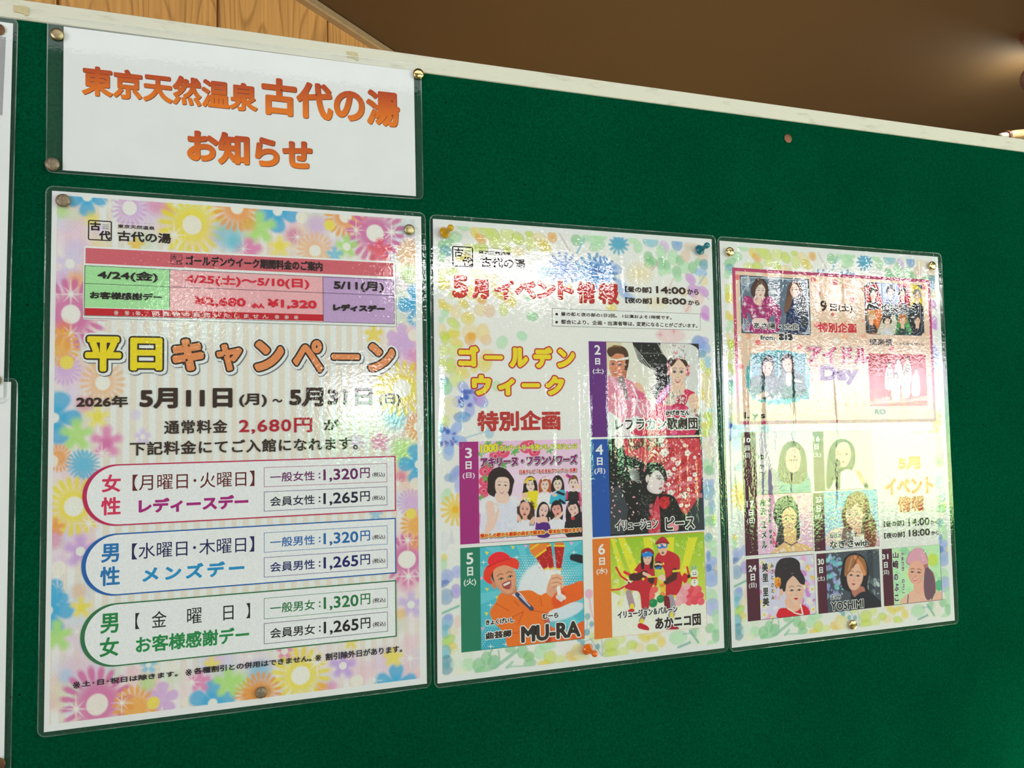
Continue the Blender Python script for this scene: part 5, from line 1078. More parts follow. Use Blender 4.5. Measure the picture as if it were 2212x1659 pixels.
tx(P2, '曲芸師', Q(652,1085), Q(932,1135), DB, w=.36, halos=[(.7, WHT, 0, 0)], name='caption_lettering', parent=pb, layer=10)
tx(P2, 'むーら', Q(1265,885), Q(1438,925), DB, w=.28, halos=[(.55, WHT, 0, 0)], name='caption_lettering', parent=pb, layer=10)
tx(P2, 'MU-RA', Q(1032,1022), Q(1678,1130), ink(52,44,40), w=.85, halos=[(1.0, WHT, 0, 0)], name='caption_lettering', parent=pb, layer=10)

# --- 6th: balloon duo
pb = daycol(P2, R, (217,137), (1581,1182), ink(206,112,40), None, None)
dletters(P2, R, pb, [('6',285,195,370,318), ('日',297,358,368,445), ('(水)',265,485,398,555)])
p = Pic(P2, R(428,130), R(1577,1180), .42, (150,180,40)); p.view = R
p.vgrad((140,178,40), (206,210,90)); p.poly([(430,760),(700,880),(1570,860),(1590,1300),(430,1300)], (222,222,210), 1, False); p.ell(1000,900,700,220,(222,222,200),0,.8,1)
for x0, x1, x2, x3 in ((520,600,820,700),(820,930,960,900),(1100,1195,1160,1080),(1360,1470,1320,1240),(430,470,640,560)): p.poly([(x0,120),(x1,110),(x2,620),(x3,620)], (222,214,50), .85, False)
p.speck(430,130,1570,900,70,16,34,[(190,206,90),(214,220,130),(170,196,60)],.5); p.speck(430,130,1570,900,40,4,12,[(232,236,220)],.9); p.speck(450,600,780,930,14,30,60,[(226,222,120),(236,236,222)],.5,.4)
def balloons(L_, cols):
    for i, (x, y, r) in enumerate(L_):
        c = cols[i % len(cols)]; p.ell(x, y, r, r, c); p.ell(x - r*.3, y - r*.3, r*.35, r*.3, tuple(min(245, v+40) for v in c), 0, .8, .7)
balloons([(1390,740,50),(1470,740,50),(1380,810,50),(1440,800,46),(1500,810,44),(1370,880,50),(1440,870,50),(1510,880,44)], [(206,70,84),(214,90,100)])
balloons([(1270,740,44),(1240,810,44),(1300,860,46),(1240,890,46),(1320,780,40),(1340,700,44)], [(222,150,160),(226,170,176)])
balloons([(640,900,60),(700,860,60),(740,900,50),(640,830,46),(720,800,50)], [(222,220,210)])
balloons([(930,750,40),(960,740,40),(920,810,44),(910,850,40)], [(220,90,90)]); balloons([(1050,680,34),(1060,740,34),(1050,800,34),(1045,640,30)], [(232,140,50),(222,190,50)])
balloons([(1030,850,48),(940,900,52)], [(30,128,76)]); balloons([(1434,655,44),(1432,545,44)], [(226,224,218)]); p.line([(1415,535),(1420,536)],9,(30,26,26)); p.line([(1445,533),(1450,534)],9,(30,26,26)); p.line([(1412,560),(1455,556)], 8, (40,30,30)); p.line([(1410,495),(1405,465)], 14, (90,150,200)); p.line([(1440,490),(1445,462)], 14, (90,150,200)); p.line([(1395,600),(1455,598)], 18, (200,40,50)); p.ell(1434,630,7,7,(40,36,36)); p.ell(1434,655,7,7,(40,36,36))
p.line([(1345,470),(1365,560),(1330,640)], 22, (206,40,44)); p.ell(1320,600,34,60,(196,36,44)); p.ell(1365,580,20,24,(40,36,30))
p.line([(500,475),(560,580),(640,635)], 22, (206,34,50)); p.line([(440,745),(540,735),(620,690)], 18, (206,34,50)); p.line([(600,530),(660,560)], 30, (206,34,50)); p.ell(655,650,26,20,(232,230,224)); p.ell(650,655,12,12,(30,26,26))
RD, SK = (178,38,50), (214,170,146)
# right figure
p.poly([(1000,300),(1110,270),(1250,350),(1260,520),(1290,600),(1270,720),(1200,820),(1100,830),(1090,900),(1080,960),(1090,640),(1060,480),(960,400)], RD)
p.line([(1200,520),(1190,590),(1100,640)], 70, (72,40,36)); p.line([(1180,520),(1270,510)], 22, (226,206,60)); p.line([(1095,825),(1205,818)], 26, (226,206,60)); p.line([(1150,840),(1180,980),(1150,1060)], 76, (150,140,150)); p.line([(1160,1030),(1170,1150)], 40, (222,204,70)); p.poly([(1090,1195),(1160,1150),(1230,1180),(1240,1210),(1100,1215)], (150,30,50)); p.poly([(1070,820),(1130,830),(1140,960),(1080,950)], (112,26,40))
p.face(1055,245,56,84,-4,(222,180,154),'open',(120,40,50),-.2); p.poly([(985,225),(1030,190),(1060,205),(1110,185),(1105,235),(1060,240),(1015,250)], (40,110,190)); p.ell(1015,215,18,16,(214,190,170)); p.ell(1080,210,18,16,(214,190,170))
p.poly([(965,200),(990,150),(1050,105),(1105,140),(1132,190),(1090,185),(1040,185)], (168,40,54)); p.line([(975,190),(1050,172),(1125,185)], 18, (130,24,40))
p.poly([(1000,590),(1060,560),(1090,620),(1050,640)], (220,190,176)); p.ell(1062,430,11,14,(226,206,60)); p.ell(1070,530,11,14,(226,206,60)); p.poly([(950,430),(1010,400),(1050,440),(1030,500),(960,480)], (34,32,34)); p.line([(960,440),(1000,430),(1040,440)], 20, (220,180,150)); p.line([(975,485),(1030,475)], 20, (40,110,190)); p.line([(1010,500),(1010,560)], 14, (226,190,60))
# left figure
p.poly([(700,560),(720,500),(800,410),(900,420),(950,480),(960,640),(900,760),(890,960),(810,980),(780,780),(690,750),(610,750),(620,680),(700,640)], RD)
p.line([(610,740),(690,770)], 26, (226,206,60)); p.line([(650,780),(690,930)], 74, (158,136,140)); p.line([(690,930),(690,980)], 46, (226,206,60)); p.ell(680,990,40,22,RD); p.line([(850,980),(830,1050),(800,1110)], 56, (130,110,120)); p.line([(805,1110),(795,1160)], 46, (226,206,60)); p.poly([(760,1150),(800,1140),(880,1180),(885,1225),(770,1200)], (178,30,46))
p.poly([(800,480),(800,300),(860,255),(940,300),(940,470),(900,490),(900,430),(840,430),(830,490)], (36,28,30)); p.face(872,365,50,74,3,(222,186,166),'smile',(170,50,60),0); p.poly([(805,290),(850,300),(880,285),(930,290),(930,340),(880,345),(820,350)], (40,120,196)); p.poly([(800,310),(810,265),(880,238),(940,275),(950,320),(880,275)], (150,30,44))
p.line([(690,590),(760,590),(840,550)], 76, (66,38,34)); p.line([(700,520),(740,530)], 20, (226,206,60)); p.line([(830,545),(900,580)], 34, (224,184,160)); p.ell(822,612,16,16,(226,206,60)); p.poly([(880,600),(970,590),(960,660),(900,660)], (56,40,34)); p.line([(880,590),(960,585)], 14, (226,206,60)); p.poly([(960,600),(990,600),(980,690),(950,680)], (190,40,40))
p.grain(.04); p.lay('photo_print', pb, 8)
tx(P2, 'イリュージョン＆バルーン', R(515,1000), R(1230,1012), DB, w=.3, halos=[(.7, WHT, 0, 0)], name='caption_lettering', parent=pb, layer=10)
tx(P2, 'あかニコ団', R(962,1078), R(1510,1160), DB, w=.5, halos=[(.8, WHT, 0, 0)], name='caption_lettering', parent=pb, layer=10)
def bow2(x, y):
    top = math.exp(-((y - 55) / 40.0) ** 2); b = .3 + .55 * top * math.sin(x / 26.0 + 1) * .5
    b += .45 * math.exp(-((x - 165) / 40.0) ** 2 - ((y - 190) / 60.0) ** 2) * math.sin(x / 5.2)
    b += .10 * math.sin(x / 9.0) + .15 * math.sin(y / 60.0)
    return b + .25
laminate(P2, (3.6, 3.6, 4.0, 3.5), 6, bow2, M_FILM2)

# ------------------------------------------------------------------ poster 3: second half of May
a3 = V_(1540, 500, 6.914); b3 = V_(1800, 520, 6.914); c3 = V_(1560, 720, 6.914); d3 = V_(1800, 720, 6.914)
e3 = V_(1560, 900, 4.254); f3 = V_(1570, 1040, 6.914); g3 = V_(1800, 1040, 6.914); h3 = V_(1570, 1180, 4.337)
P3 = Sheet('guest_poster', 'rightmost of the three big posters, mostly hidden by window glare, singer portraits below', 'poster',
           [(1553.7,519.5),(2024.9,554.7),(2063.4,1341.4),(1581,1399)], 297, 420, .61437, -.00284, -.00402)
paper(P3)
fb3 = floral(P3, None, None, None, (fb.x0, fb.y0, fb.x1, fb.y1)); fb3.lay('watercolour_border_print')
P3.layer = 4
# pink framed idol panel
(ix0, iy0), (ix1, _q), (_q2, iy1) = P3.m(a3(283,535)), P3.m(d3(1527,1100)), P3.m(c3(275,1358))
fo = P3.flat('idol_panel', rrect(ix0, iy0, ix1, iy1), [(3,2,1,0)], ink(172,62,102), layer=5)
mp_ = Pic(P3, None, None, .7, (212,184,162), (ix0 + 3.6, iy0 + 3.6, ix1 - 3.6, iy1 - 3.6))
mp_.view = a3
def dots(v, L_):
    mp_.view = v
    for x, y, r, c in L_: mp_.ell(x, y, r*.95, r, {'r': (214,104,104), 'o': (222,160,130), 'w': (222,218,210)}[c], 0, 0, .95)
dots(a3, [(360,680,42,'r'),(670,625,36,'w'),(780,615,30,'o'),(1495,715,42,'r'),(1815,760,44,'r'),(1582,920,24,'r'),(405,1000,34,'w'),(1560,1135,36,'w'),(1780,1235,26,'r'),(1465,1290,36,'w'),(1540,1400,38,'r'),(525,1545,38,'o'),(670,1650,40,'r'),(1610,1210,20,'o'),(385,1590,38,'w'),(1830,1640,40,'w'),(980,1650,36,'w')])
dots(b3, [(15,620,42,'r'),(155,685,38,'o'),(300,595,34,'w'),(275,880,42,'r'),(290,1110,38,'w'),(440,740,40,'o'),(445,1420,42,'o'),(170,1430,42,'o'),(1335,690,44,'r'),(1385,995,30,'w'),(1345,1385,36,'o'),(60,920,30,'w'),(180,1230,34,'o'),(440,1190,30,'o')])
dots(c3, [(530,130,42,'r'),(845,145,38,'w'),(1150,200,42,'r'),(400,250,36,'o'),(275,490,44,'r'),(390,1070,34,'o'),(1350,690,36,'o'),(1650,1040,32,'o'),(1400,470,26,'r'),(380,40,38,'o'),(250,70,30,'w'),(1700,100,36,'w'),(1830,50,40,'o')])
dots(d3, [(865,235,44,'r'),(980,250,40,'o'),(190,1060,36,'o'),(340,1060,38,'o'),(470,1060,36,'o'),(1440,640,30,'o'),(330,900,36,'o'),(1440,900,34,'w')])
mp_.lay('dotted_ground_print', fo, 6)
L3 = dict(parent=fo, layer=9)
DG = ink(46,40,40)
# framed duo portrait
p = Pic(P3, a3(395,650), a3(1460,1547), .42, (58,78,98)); p.view = a3
p.line([(400,655),(1415,708)], 10, (36,60,90)); p.poly([(425,690),(1395,730),(1435,1520),(460,1490)], (96,116,136), 1, False)
p.ell(915,1100,500,430,(86,104,122),0,.1,1); p.ell(915,1100,500,430,(206,214,220),0,0,.9,.014); p.speck(500,740,1300,1400,60,10,34,[(130,148,164),(70,88,108),(150,166,180)],.5,.8)
for x, y in ((480,740),(1340,780),(500,1420),(1370,1450)):
    for r in (70, 44, 20): p.ell(x, y, r, r, (206,212,218), 0, 0, .85, .16 if r > 30 else .4)
for q in (((418,680),(1400,725)),((460,1490),(1440,1520)),((418,680),(460,1490)),((1400,725),(1440,1520))): p.line(list(q), 9, (206,214,220), .9)
p.poly([(560,860),(600,760),(650,700),(740,705),(800,780),(825,900),(800,1000),(600,980)], (66,44,38)); p.poly([(620,960),(760,960),(800,1100),(620,1100)], (222,190,176))
p.poly([(440,1050),(480,960),(560,980),(630,1080),(720,1100),(760,1000),(860,970),(940,1080),(1020,1180),(1000,1290),(960,1500),(560,1500),(580,1300),(440,1280)], (150,34,100))
p.speck(450,980,1010,1480,260,6,14,[(186,64,136),(214,120,170),(110,20,70)],.8); 
for x, y in ((575,1165),(700,1140),(740,1210),(850,1090),(620,1260),(470,1080)): p.star(x, y, 55, (240,226,236), .9, 8, 6)
p.poly([(600,1300),(780,1300),(800,1400),(600,1400)], (214,190,190)); p.poly([(840,1290),(920,1260),(900,1420),(850,1420)], (86,106,126)); p.poly([(560,1260),(500,1200),(560,1400)], (86,106,126))
p.face(705,880,72,112,2,(232,208,196),'closed',(186,60,70),.1); p.poly([(625,880),(640,790),(700,730),(780,780),(790,880),(740,800),(680,800)], (84,56,44)); p.line([(632,900),(636,980)], 8, (220,222,226))
p.poly([(1090,960),(1110,850),(1150,760),(1230,740),(1310,800),(1340,920),(1310,1000),(1240,1020),(1160,1160),(1080,1220),(1060,1160)], (90,62,48)); p.poly([(1090,1060),(1200,1000),(1310,980),(1400,1080),(1410,1400),(1340,1510),(1080,1500),(1090,1300)], (26,40,74))
p.speck(1090,1020,1400,1480,170,5,12,[(50,80,130),(90,120,170),(16,24,44)],.8); p.poly([(1250,980),(1340,960),(1400,1100),(1400,1380),(1330,1400)], (40,44,48), .8)
p.face(1212,870,68,108,-3,(226,190,172),'smile',(180,60,70),-.15); p.poly([(1140,880),(1150,780),(1200,740),(1270,770),(1290,860),(1240,790),(1190,770)], (100,70,56)); p.poly([(1120,960),(1180,1000),(1140,1140),(1080,1210),(1070,1120)], (104,74,56))
p.grain(.05); p.lay('photo_print', fo, 7)
tx(P3, 'あさ陽 × 太良', a3(598,1350), a3(1280,1470), DG, w=.22, halos=[(.6, WHT, 0, 0)], name='caption_lettering', **L3)
tx(P3, 'from', a3(698,1540), a3(920,1622), DG, w=.28, halos=[(.55, WHT, 0, 0)], name='caption_lettering', **L3)
tx(P3, 'sis', a3(975,1490), a3(1192,1625), DG, w=.75, halos=[(.55, WHT, .2, .2)], name='caption_lettering', **L3)
tx(P3, '9', a3(1593,1028), a3(1700,1195), DG, w=.5, name='date_lettering', **L3)
tx(P3, '日(土)', a3(1742,1070), b3(283,1080), DG, w=.35, name='date_lettering', **L3)
tx(P3, '特別企画', a3(1562,1348), b3(343,1382), ink(192,44,56), w=.55, name='title_lettering', **L3)
# group of seven in coloured wedges
p = Pic(P3, b3(448,612), b3(1360,1422), .42, (70,84,96)); p.view = b3
for P_, c in (([(460,690),(700,620),(760,1000),(480,990)], (190,46,40)), ([(480,990),(760,990),(700,1200),(640,1390),(540,1390)], (216,110,40)), ([(640,1390),(720,1180),(920,1100),(980,1390)], (190,186,170)), ([(920,1390),(960,1110),(1090,1110),(1190,1400)], (70,140,80)), ([(1090,1100),(1320,1040),(1350,1400),(1190,1400)], (34,36,44)), ([(1140,640),(1240,660),(1330,750),(1330,1040),(1150,1040)], (222,200,40)), ([(960,640),(1140,650),(1130,1000),(1000,1000)], (200,60,80)), ([(640,620),(960,640),(1000,1000),(760,1000)], (150,170,210))): p.poly(P_, c, 1, False)
for cx, cy, sk, hc, tp in ((590,790,(222,180,156),(50,40,38),(40,40,44)), (560,1140,(226,190,160),(196,150,100),(60,50,50)), (800,1200,(228,200,180),(60,44,40),(190,190,194)), (1030,1190,(222,180,150),(180,110,70),(40,70,60)), (1250,1190,(224,186,160),(60,60,64),(32,36,48)), (1245,820,(220,180,150),(140,130,120),(36,36,40)), (850,760,(226,200,190),(80,70,90),(120,130,170)), (1030,790,(222,180,160),(50,40,44),(120,30,60))):
    p.poly([(cx-90,cy+230),(cx-60,cy+120),(cx,cy+90),(cx+60,cy+120),(cx+90,cy+230)], tp); p.poly([(cx-66,cy+20),(cx-50,cy-80),(cx,cy-100),(cx+50,cy-80),(cx+66,cy+20),(cx,cy+50)], hc)
    p.poly([(cx-24,cy+50),(cx+24,cy+50),(cx+26,cy+120),(cx-26,cy+120)], sk, 1, False); p.face(cx, cy, 44, 66, 0, sk, 'smile', (190,80,80), 0); p.poly([(cx-50,cy+4),(cx-44,cy-64),(cx,cy-92),(cx+44,cy-64),(cx+50,cy+4),(cx+10,cy-46)], hc)
for q in (((450,690),(545,1410)),((545,1415),(1340,1420)),((1330,740),(1362,1370)),((500,612),(1250,650))): p.line(list(q), 12, (70,90,104))
for x, y in ((440,605),(1370,630),(1375,1435),(500,1440)): p.ell(x, y, 62, 62, (212,184,162))
p.grain(.05); p.lay('photo_print', fo, 7)
tx(P3, '燦楽景', b3(700,935), b3(1125,1102), DG, w=.25, halos=[(.5, WHT, 0, 0)], name='caption_lettering', **L3)
tx(P3, '燦楽景', b3(530,1455), b3(880,1567), DG, w=.2, name='caption_lettering', **L3)
tx(P3, '(さんかくけい)', b3(935,1512), b3(1342,1572), DG, w=.14, name='caption_lettering', **L3)
# teal scalloped duo portrait
p = Pic(P3, c3(335,235), c3(1325,1060), .42, (212,184,162)); p.view = c3
T1, T2 = (70,160,168), (40,120,132)
for k in range(40):
    a = k / 40 * 6.283; u, v = math.cos(a), math.sin(a); s_ = 1 / max(abs(u) ** 2.6 + abs(v) ** 2.6, .01) ** (1/2.6)
    if k % 2 == 0: p.ell(830 + 405*u*s_, 650 + 335*v*s_, 82, 82, T1)
for k in range(20):
    a = k / 20 * 6.283; u, v = math.cos(a), math.sin(a); s_ = 1 / max(abs(u) ** 2.6 + abs(v) ** 2.6, .01) ** (1/2.6); p.ell(830 + 405*u*s_, 650 + 335*v*s_, 70, 70, (130,200,200), 0, 0, .7, .10)
p.poly([(410,300),(1250,300),(1300,980),(440,980)], (44,132,146), 1, False); p.line([(420,330),(425,640)], 16, (190,200,190)); p.line([(840,290),(845,640)], 16, (190,200,190)); p.line([(1245,350),(1250,640)], 12, (190,200,190))
p.poly([(560,620),(590,420),(640,340),(720,330),(770,420),(775,640),(740,760),(600,760)], (40,36,40)); p.poly([(415,700),(520,620),(620,640),(760,620),(840,700),(860,900),(700,980),(440,920)], (34,62,66)); p.speck(430,660,860,900,60,8,20,[(60,100,100),(120,150,140)],.6)
p.face(672,520,72,106,3,(226,190,176),'smile',(190,60,70),0); p.poly([(590,520),(610,400),(680,350),(750,400),(765,520),(720,430),(640,430)], (44,38,40))
p.poly([(880,560),(870,400),(920,310),(1000,300),(1060,380),(1090,600),(1080,720),(900,720)], (46,38,40)); p.poly([(840,660),(920,600),(1000,640),(1120,570),(1200,640),(1240,900),(880,960)], (38,70,72)); p.poly([(960,600),(1030,600),(1010,780),(950,740)], (222,200,190))
p.face(972,470,70,102,-14,(228,192,172),'closed',(196,50,60),-.15); p.poly([(890,440),(900,350),(960,310),(1030,350),(1050,440),(990,370),(930,390)], (60,46,42)); p.line([(1080,700),(1180,720)], 26, (220,216,206)); p.line([(520,940),(660,900)], 60, (222,190,170)); p.speck(500,860,860,1000,30,10,26,[(226,190,170),(60,50,50),(214,206,200)],.7)
p.grain(.05); p.lay('photo_print', fo, 7)
HI = [(1.5, ink(50,44,52), 0, 0), (1.1, ink(214,200,190), 0, 0), (.25, ink(70,30,50), 0, 0)]
tx(P3, 'アイドル', c3(1262,185), d3(535,455), ink(186,48,92), w=.8, halos=HI, name='title_lettering', **L3)
tx(P3, 'Day', c3(1455,480), d3(360,765), ink(98,54,116), w=1.2, halos=HI, name='title_lettering', **L3)
tx(P3, 'Lys', c3(325,1172), c3(640,1292), DG, w=.4, sp=1.5, name='caption_lettering', **L3)
tx(P3, 'RO', d3(612,1128), d3(780,1210), DG, w=.4, name='caption_lettering', **L3)
# red group picture
p = Pic(P3, d3(512,300), d3(1408,1082), .45, (176,40,36)); p.view = d3
p.vgrad((168,36,32), (190,60,52), .8)
for k in range(9): p.line([(560+k*100,300),(600+k*95,1080)], 18, (196,70,50), .5)
for cx, cy in ((830,480),(970,430),(1100,400),(930,640),(1080,600),(1230,580)):
    p.poly([(cx-60,cy+330),(cx-50,cy+60),(cx,cy+30),(cx+50,cy+60),(cx+60,cy+330)], (186,184,176)); p.ell(cx, cy-10, 36, 46, (50,44,42)); p.ell(cx, cy+2, 26, 34, (214,180,160)); p.line([(cx-20,cy+100),(cx-10,cy+300)], 10, (120,116,110), .8)
p.poly([(560,1020),(800,940),(860,1000),(1060,940),(1100,990),(1380,930),(1390,1000),(560,1060)], (196,170,160), .7)
p.grain(.05); p.lay('photo_print', fo, 7)

# performer rows
MR = ink(78,36,52)
def row_panel(v, tl, br, layer=6): return panel(P3, 'performer_panel', v(*tl), br if not isinstance(br[0], str) else br, MR, layer=layer)
def pic3(tl, br, base, step=.42): return Pic(P3, tl, br, step, base)
def let3(v, pb, L_):
    for ch, x0, y0, x1, y1 in L_: tx(P3, ch, v(x0, y0), v(x1, y1), WHT, w=.3 if ch[0] != '(' else .14, name='date_lettering', parent=pb, layer=9)
def vlet(v, pb, L_, w=.3, halo=.5, col=None):
    for ch, x0, y0, x1, y1 in L_: tx(P3, ch, v(x0, y0), v(x1, y1), col or DG, w=w, halos=[(halo, WHT, 0, 0)] if halo else (), name='name_lettering', parent=pb, layer=9)
# 10th and 16th, largely in glare
pb = panel(P3, 'performer_panel', e3(172,140), e3(822,694), MR, layer=6)
let3(e3, pb, [('10',193,190,258,235), ('日',208,262,250,308), ('(日)',190,330,258,380)])
p = pic3(e3(303,140), e3(822,688), (196,186,200), .6); p.view = e3
p.poly([(480,700),(500,500),(600,420),(760,480),(800,700)], (70,130,140)); p.poly([(520,560),(540,300),(650,220),(760,320),(770,560),(650,620)], (70,52,50)); p.face(650,400,70,110,0,(226,190,170),'smile',(190,70,80)); p.poly([(310,560),(480,480),(520,700),(310,700)], (130,120,150))
p.grain(.05); p.lay('photo_print', pb, 8)
vlet(e3, pb, [('ゆ',325,340,385,400), ('か',330,430,385,480), ('り',335,500,380,560)], .2)
pb = panel(P3, 'performer_panel', e3(826,135), e3(1392,660), MR, layer=6)
let3(e3, pb, [('16',830,180,895,225), ('日',842,250,885,300), ('(土)',830,325,905,372)])
p = pic3(e3(925,135), e3(1390,655), (206,190,186), .6); p.view = e3
p.poly([(960,660),(960,420),(1000,260),(1100,200),(1200,260),(1220,420),(1140,560),(1040,600)], (44,40,40)); p.face(1110,350,70,110,0,(226,190,170),'closed'); p.poly([(1020,660),(1080,520),(1180,490),(1310,640),(1320,660)], (220,216,212)); p.poly([(1230,500),(1270,510),(1330,640),(1300,640)], (196,140,100)); p.poly([(1300,620),(1330,610),(1345,650),(1315,655)], (40,40,50)); p.line([(1060,420),(1060,640)], 50, (44,40,40))
p.grain(.05); p.lay('photo_print', pb, 8)
P3.layer = 10
for b, a, c, col, w in (('5月', e3(1615,372), e3(1820,480), ink(224,150,60), .8), ('イベント', e3(1490,570), e3(1945,700), ink(206,90,44), .9), ('情報', e3(1610,735), e3(1860,868), ink(178,44,52), .8)):
    tx(P3, b, a, c, col, w=w, halos=[(.5, ink(226,206,160), 0, 0)], name='title_lettering', layer=10)
for b, a, c, w in (('【昼の部】', g3(750,597), g3(1057,662), .2), ('14:00', g3(1118,556), g3(1438,650), .36), ('から', g3(1452,580), g3(1572,637), .18), ('【夜の部】', g3(757,768), g3(1067,832), .2), ('18:00', g3(1125,722), g3(1445,806), .36), ('から', g3(1462,745), g3(1578,797), .18)):
    tx(P3, b, a, c, DG, w=w, name='time_lettering', layer=10)
# 17th
pb = panel(P3, 'performer_panel', f3(250,208), f3(1295,1030), MR, layer=6)
let3(f3, pb, [('17',288,285,408,375), ('日',320,415,393,505), ('(日)',297,545,420,625)])
p = pic3(f3(440,200), f3(1290,1025), (214,160,190)); p.view = f3
p.vgrad((214,150,186), (216,176,206)); p.speck(900,200,1290,900,50,14,44,[(226,190,214),(196,206,226),(222,150,190),(226,214,160)],.6,.6)
p.poly([(700,420),(740,280),(860,220),(980,260),(1060,380),(1080,600),(1090,800),(1040,880),(860,900),(720,1000),(760,700),(700,560)], (62,52,60)); p.ell(900,260,90,60,(54,44,46))
p.poly([(850,700),(1030,700),(1040,900),(1180,940),(1290,1020),(1290,1110),(690,1110),(720,1000),(850,900)], (222,180,130)); p.face(930,560,112,180,0,(224,178,140),'smile',(190,60,80)); p.poly([(790,520),(830,360),(930,310),(1040,380),(1070,520),(980,400),(880,400)], (60,48,50))
p.line([(850,890),(960,950),(1050,900)], 14, (80,70,96)); p.speck(740,1000,1290,1100,26,16,40,[(222,150,180),(214,206,190),(214,190,110)],.8); p.speck(680,760,760,980,10,14,30,[(206,60,110)],.8)
p.grain(.05); p.lay('photo_print', pb, 8)
vlet(f3, pb, [('茜',487,262,578,365), ('沢',490,390,583,500), ('ユ',503,590,585,690), ('メ',515,740,590,845), ('ル',518,885,600,995)])
vlet(f3, pb, [('あ',608,240,655,300), ('か',610,325,655,372), ('わ',612,400,658,450), ('ざ',615,475,665,545), ('わ',615,560,663,612), ('ゆ',628,712,675,770), ('め',632,790,680,850), ('る',635,875,680,925)], .18, .35)
# 23rd
pb = panel(P3, 'performer_panel', f3(1278,172), g3(690,968), MR, layer=6)
let3(f3, pb, [('23',1325,228,1415,310), ('日',1335,360,1400,448), ('(土)',1315,485,1425,555)])
p = pic3(f3(1442,155), g3(686,962), (96,160,196)); p.view = g3
p.vgrad((92,156,194), (190,196,216)); p.speck(0,150,660,700,30,14,50,[(130,180,210),(170,200,222),(110,170,206)],.6,.6); p.speck(-130,170,120,560,18,10,18,[(222,206,80),(214,120,160)],.9); p.speck(540,300,660,600,8,8,14,[(214,120,160),(222,206,80)],.9)
p.poly([(120,500),(160,360),(200,240),(300,160),(420,150),(520,260),(560,480),(640,650),(640,960),(460,970),(440,760),(200,760),(150,640)], (112,62,48)); p.poly([(-120,900),(-60,740),(120,680),(240,720),(280,960),(-120,960)], (212,180,180)); p.poly([(300,700),(440,700),(480,960),(200,960),(230,800)], (224,216,212)); p.poly([(540,800),(640,720),(690,960),(560,960)], (200,150,170))
p.poly([(200,960),(120,860),(160,680),(240,700),(300,900)], (84,50,44), .8); p.poly([(300,640),(420,600),(440,760),(340,820)], (206,160,136)); p.face(310,500,130,195,-4,(230,194,172),'smile',(190,80,80),-.4); p.ell(468,500,30,44,(222,176,150))
p.poly([(170,480),(190,340),(260,220),(380,200),(470,280),(500,440),(440,470),(390,380),(350,330),(270,400),(210,420)], (140,80,58)); p.line([(440,760),(480,560),(520,420)], 60, (66,40,40), .8); p.poly([(470,640),(540,560),(620,700),(630,950),(480,960)], (120,66,52))
p.grain(.05); p.lay('photo_print', pb, 8)
tx(P3, 'なぎさ', f3(1535,780), f3(1705,836), DG, w=.16, halos=[(.4, WHT, 0, 0)], name='name_lettering', parent=pb, layer=9)
tx(P3, 'うぃず', g3(195,765), g3(358,828), DG, w=.16, halos=[(.4, WHT, 0, 0)], name='name_lettering', parent=pb, layer=9)
tx(P3, 'なぎさwith', f3(1535,885), g3(530,962), DG, w=.3, halos=[(.55, WHT, 0, 0)], name='name_lettering', parent=pb, layer=9)
# 24th
pb = panel(P3, 'performer_panel', h3(178,120), h3(836,634), MR, layer=6)
let3(h3, pb, [('24',200,177,276,230), ('日',220,255,264,318), ('(日)',203,342,280,388)])
p = pic3(h3(298,115), h3(833,630), (196,192,214)); p.view = h3
p.speck(300,110,460,690,24,14,34,[(206,120,170),(226,206,120),(226,226,222),(214,150,190)],.9); p.speck(680,80,830,660,34,14,34,[(226,190,70),(190,120,190),(226,222,216),(214,160,200)],.9)
for cx, cy in ((350,640),(330,150),(810,590),(345,560),(800,400)): p.flower(cx, cy, 48, 14, (228,226,218), .95, 12, wr=.2, inner=.4, soft=.3, cc=(226,190,60))
p.poly([(480,670),(480,600),(520,575),(620,580),(690,540),(760,580),(775,640),(700,660)], (196,26,44)); p.poly([(555,480),(690,480),(690,570),(640,610),(560,580)], (226,180,156)); p.line([(570,580),(640,625),(700,640)], 10, (228,222,214)); p.line([(690,545),(712,640)], 14, (228,222,214))
p.poly([(450,220),(470,150),(520,110),(620,105),(680,150),(690,220),(730,300),(725,360),(700,340),(640,280),(560,340),(530,420),(510,460),(490,380),(450,280)], (48,42,48)); p.ell(510,430,18,34,(222,176,150))
p.poly([(530,360),(560,300),(620,250),(700,320),(722,400),(715,470),(690,530),(650,555),(590,520),(550,460)], (232,192,170)); p.face(636,415,82,128,-3,(232,192,170),'closed',(196,40,60),.25); p.poly([(520,400),(540,300),(590,260),(650,250),(600,290),(560,340),(545,420)], (48,42,48)); p.poly([(600,262),(680,270),(728,350),(690,350),(640,290)], (48,42,48))
p.poly([(450,300),(490,290),(505,350),(480,385),(450,370)], (222,150,50)); p.speck(450,290,500,390,10,8,16,[(230,180,90),(190,100,30)],.9); p.line([(490,460),(485,500)], 7, (222,170,90))
p.grain(.05); p.lay('photo_print', pb, 8)
vlet(h3, pb, [('美',325,155,385,235), ('里',330,255,388,328), ('里',335,388,390,462), ('美',332,480,397,555)])
vlet(h3, pb, [('み',406,162,438,200), ('さ',408,215,438,252), ('と',412,270,438,305), ('さ',412,340,440,380), ('と',416,395,442,432), ('み',416,460,446,498)], .16, .3)
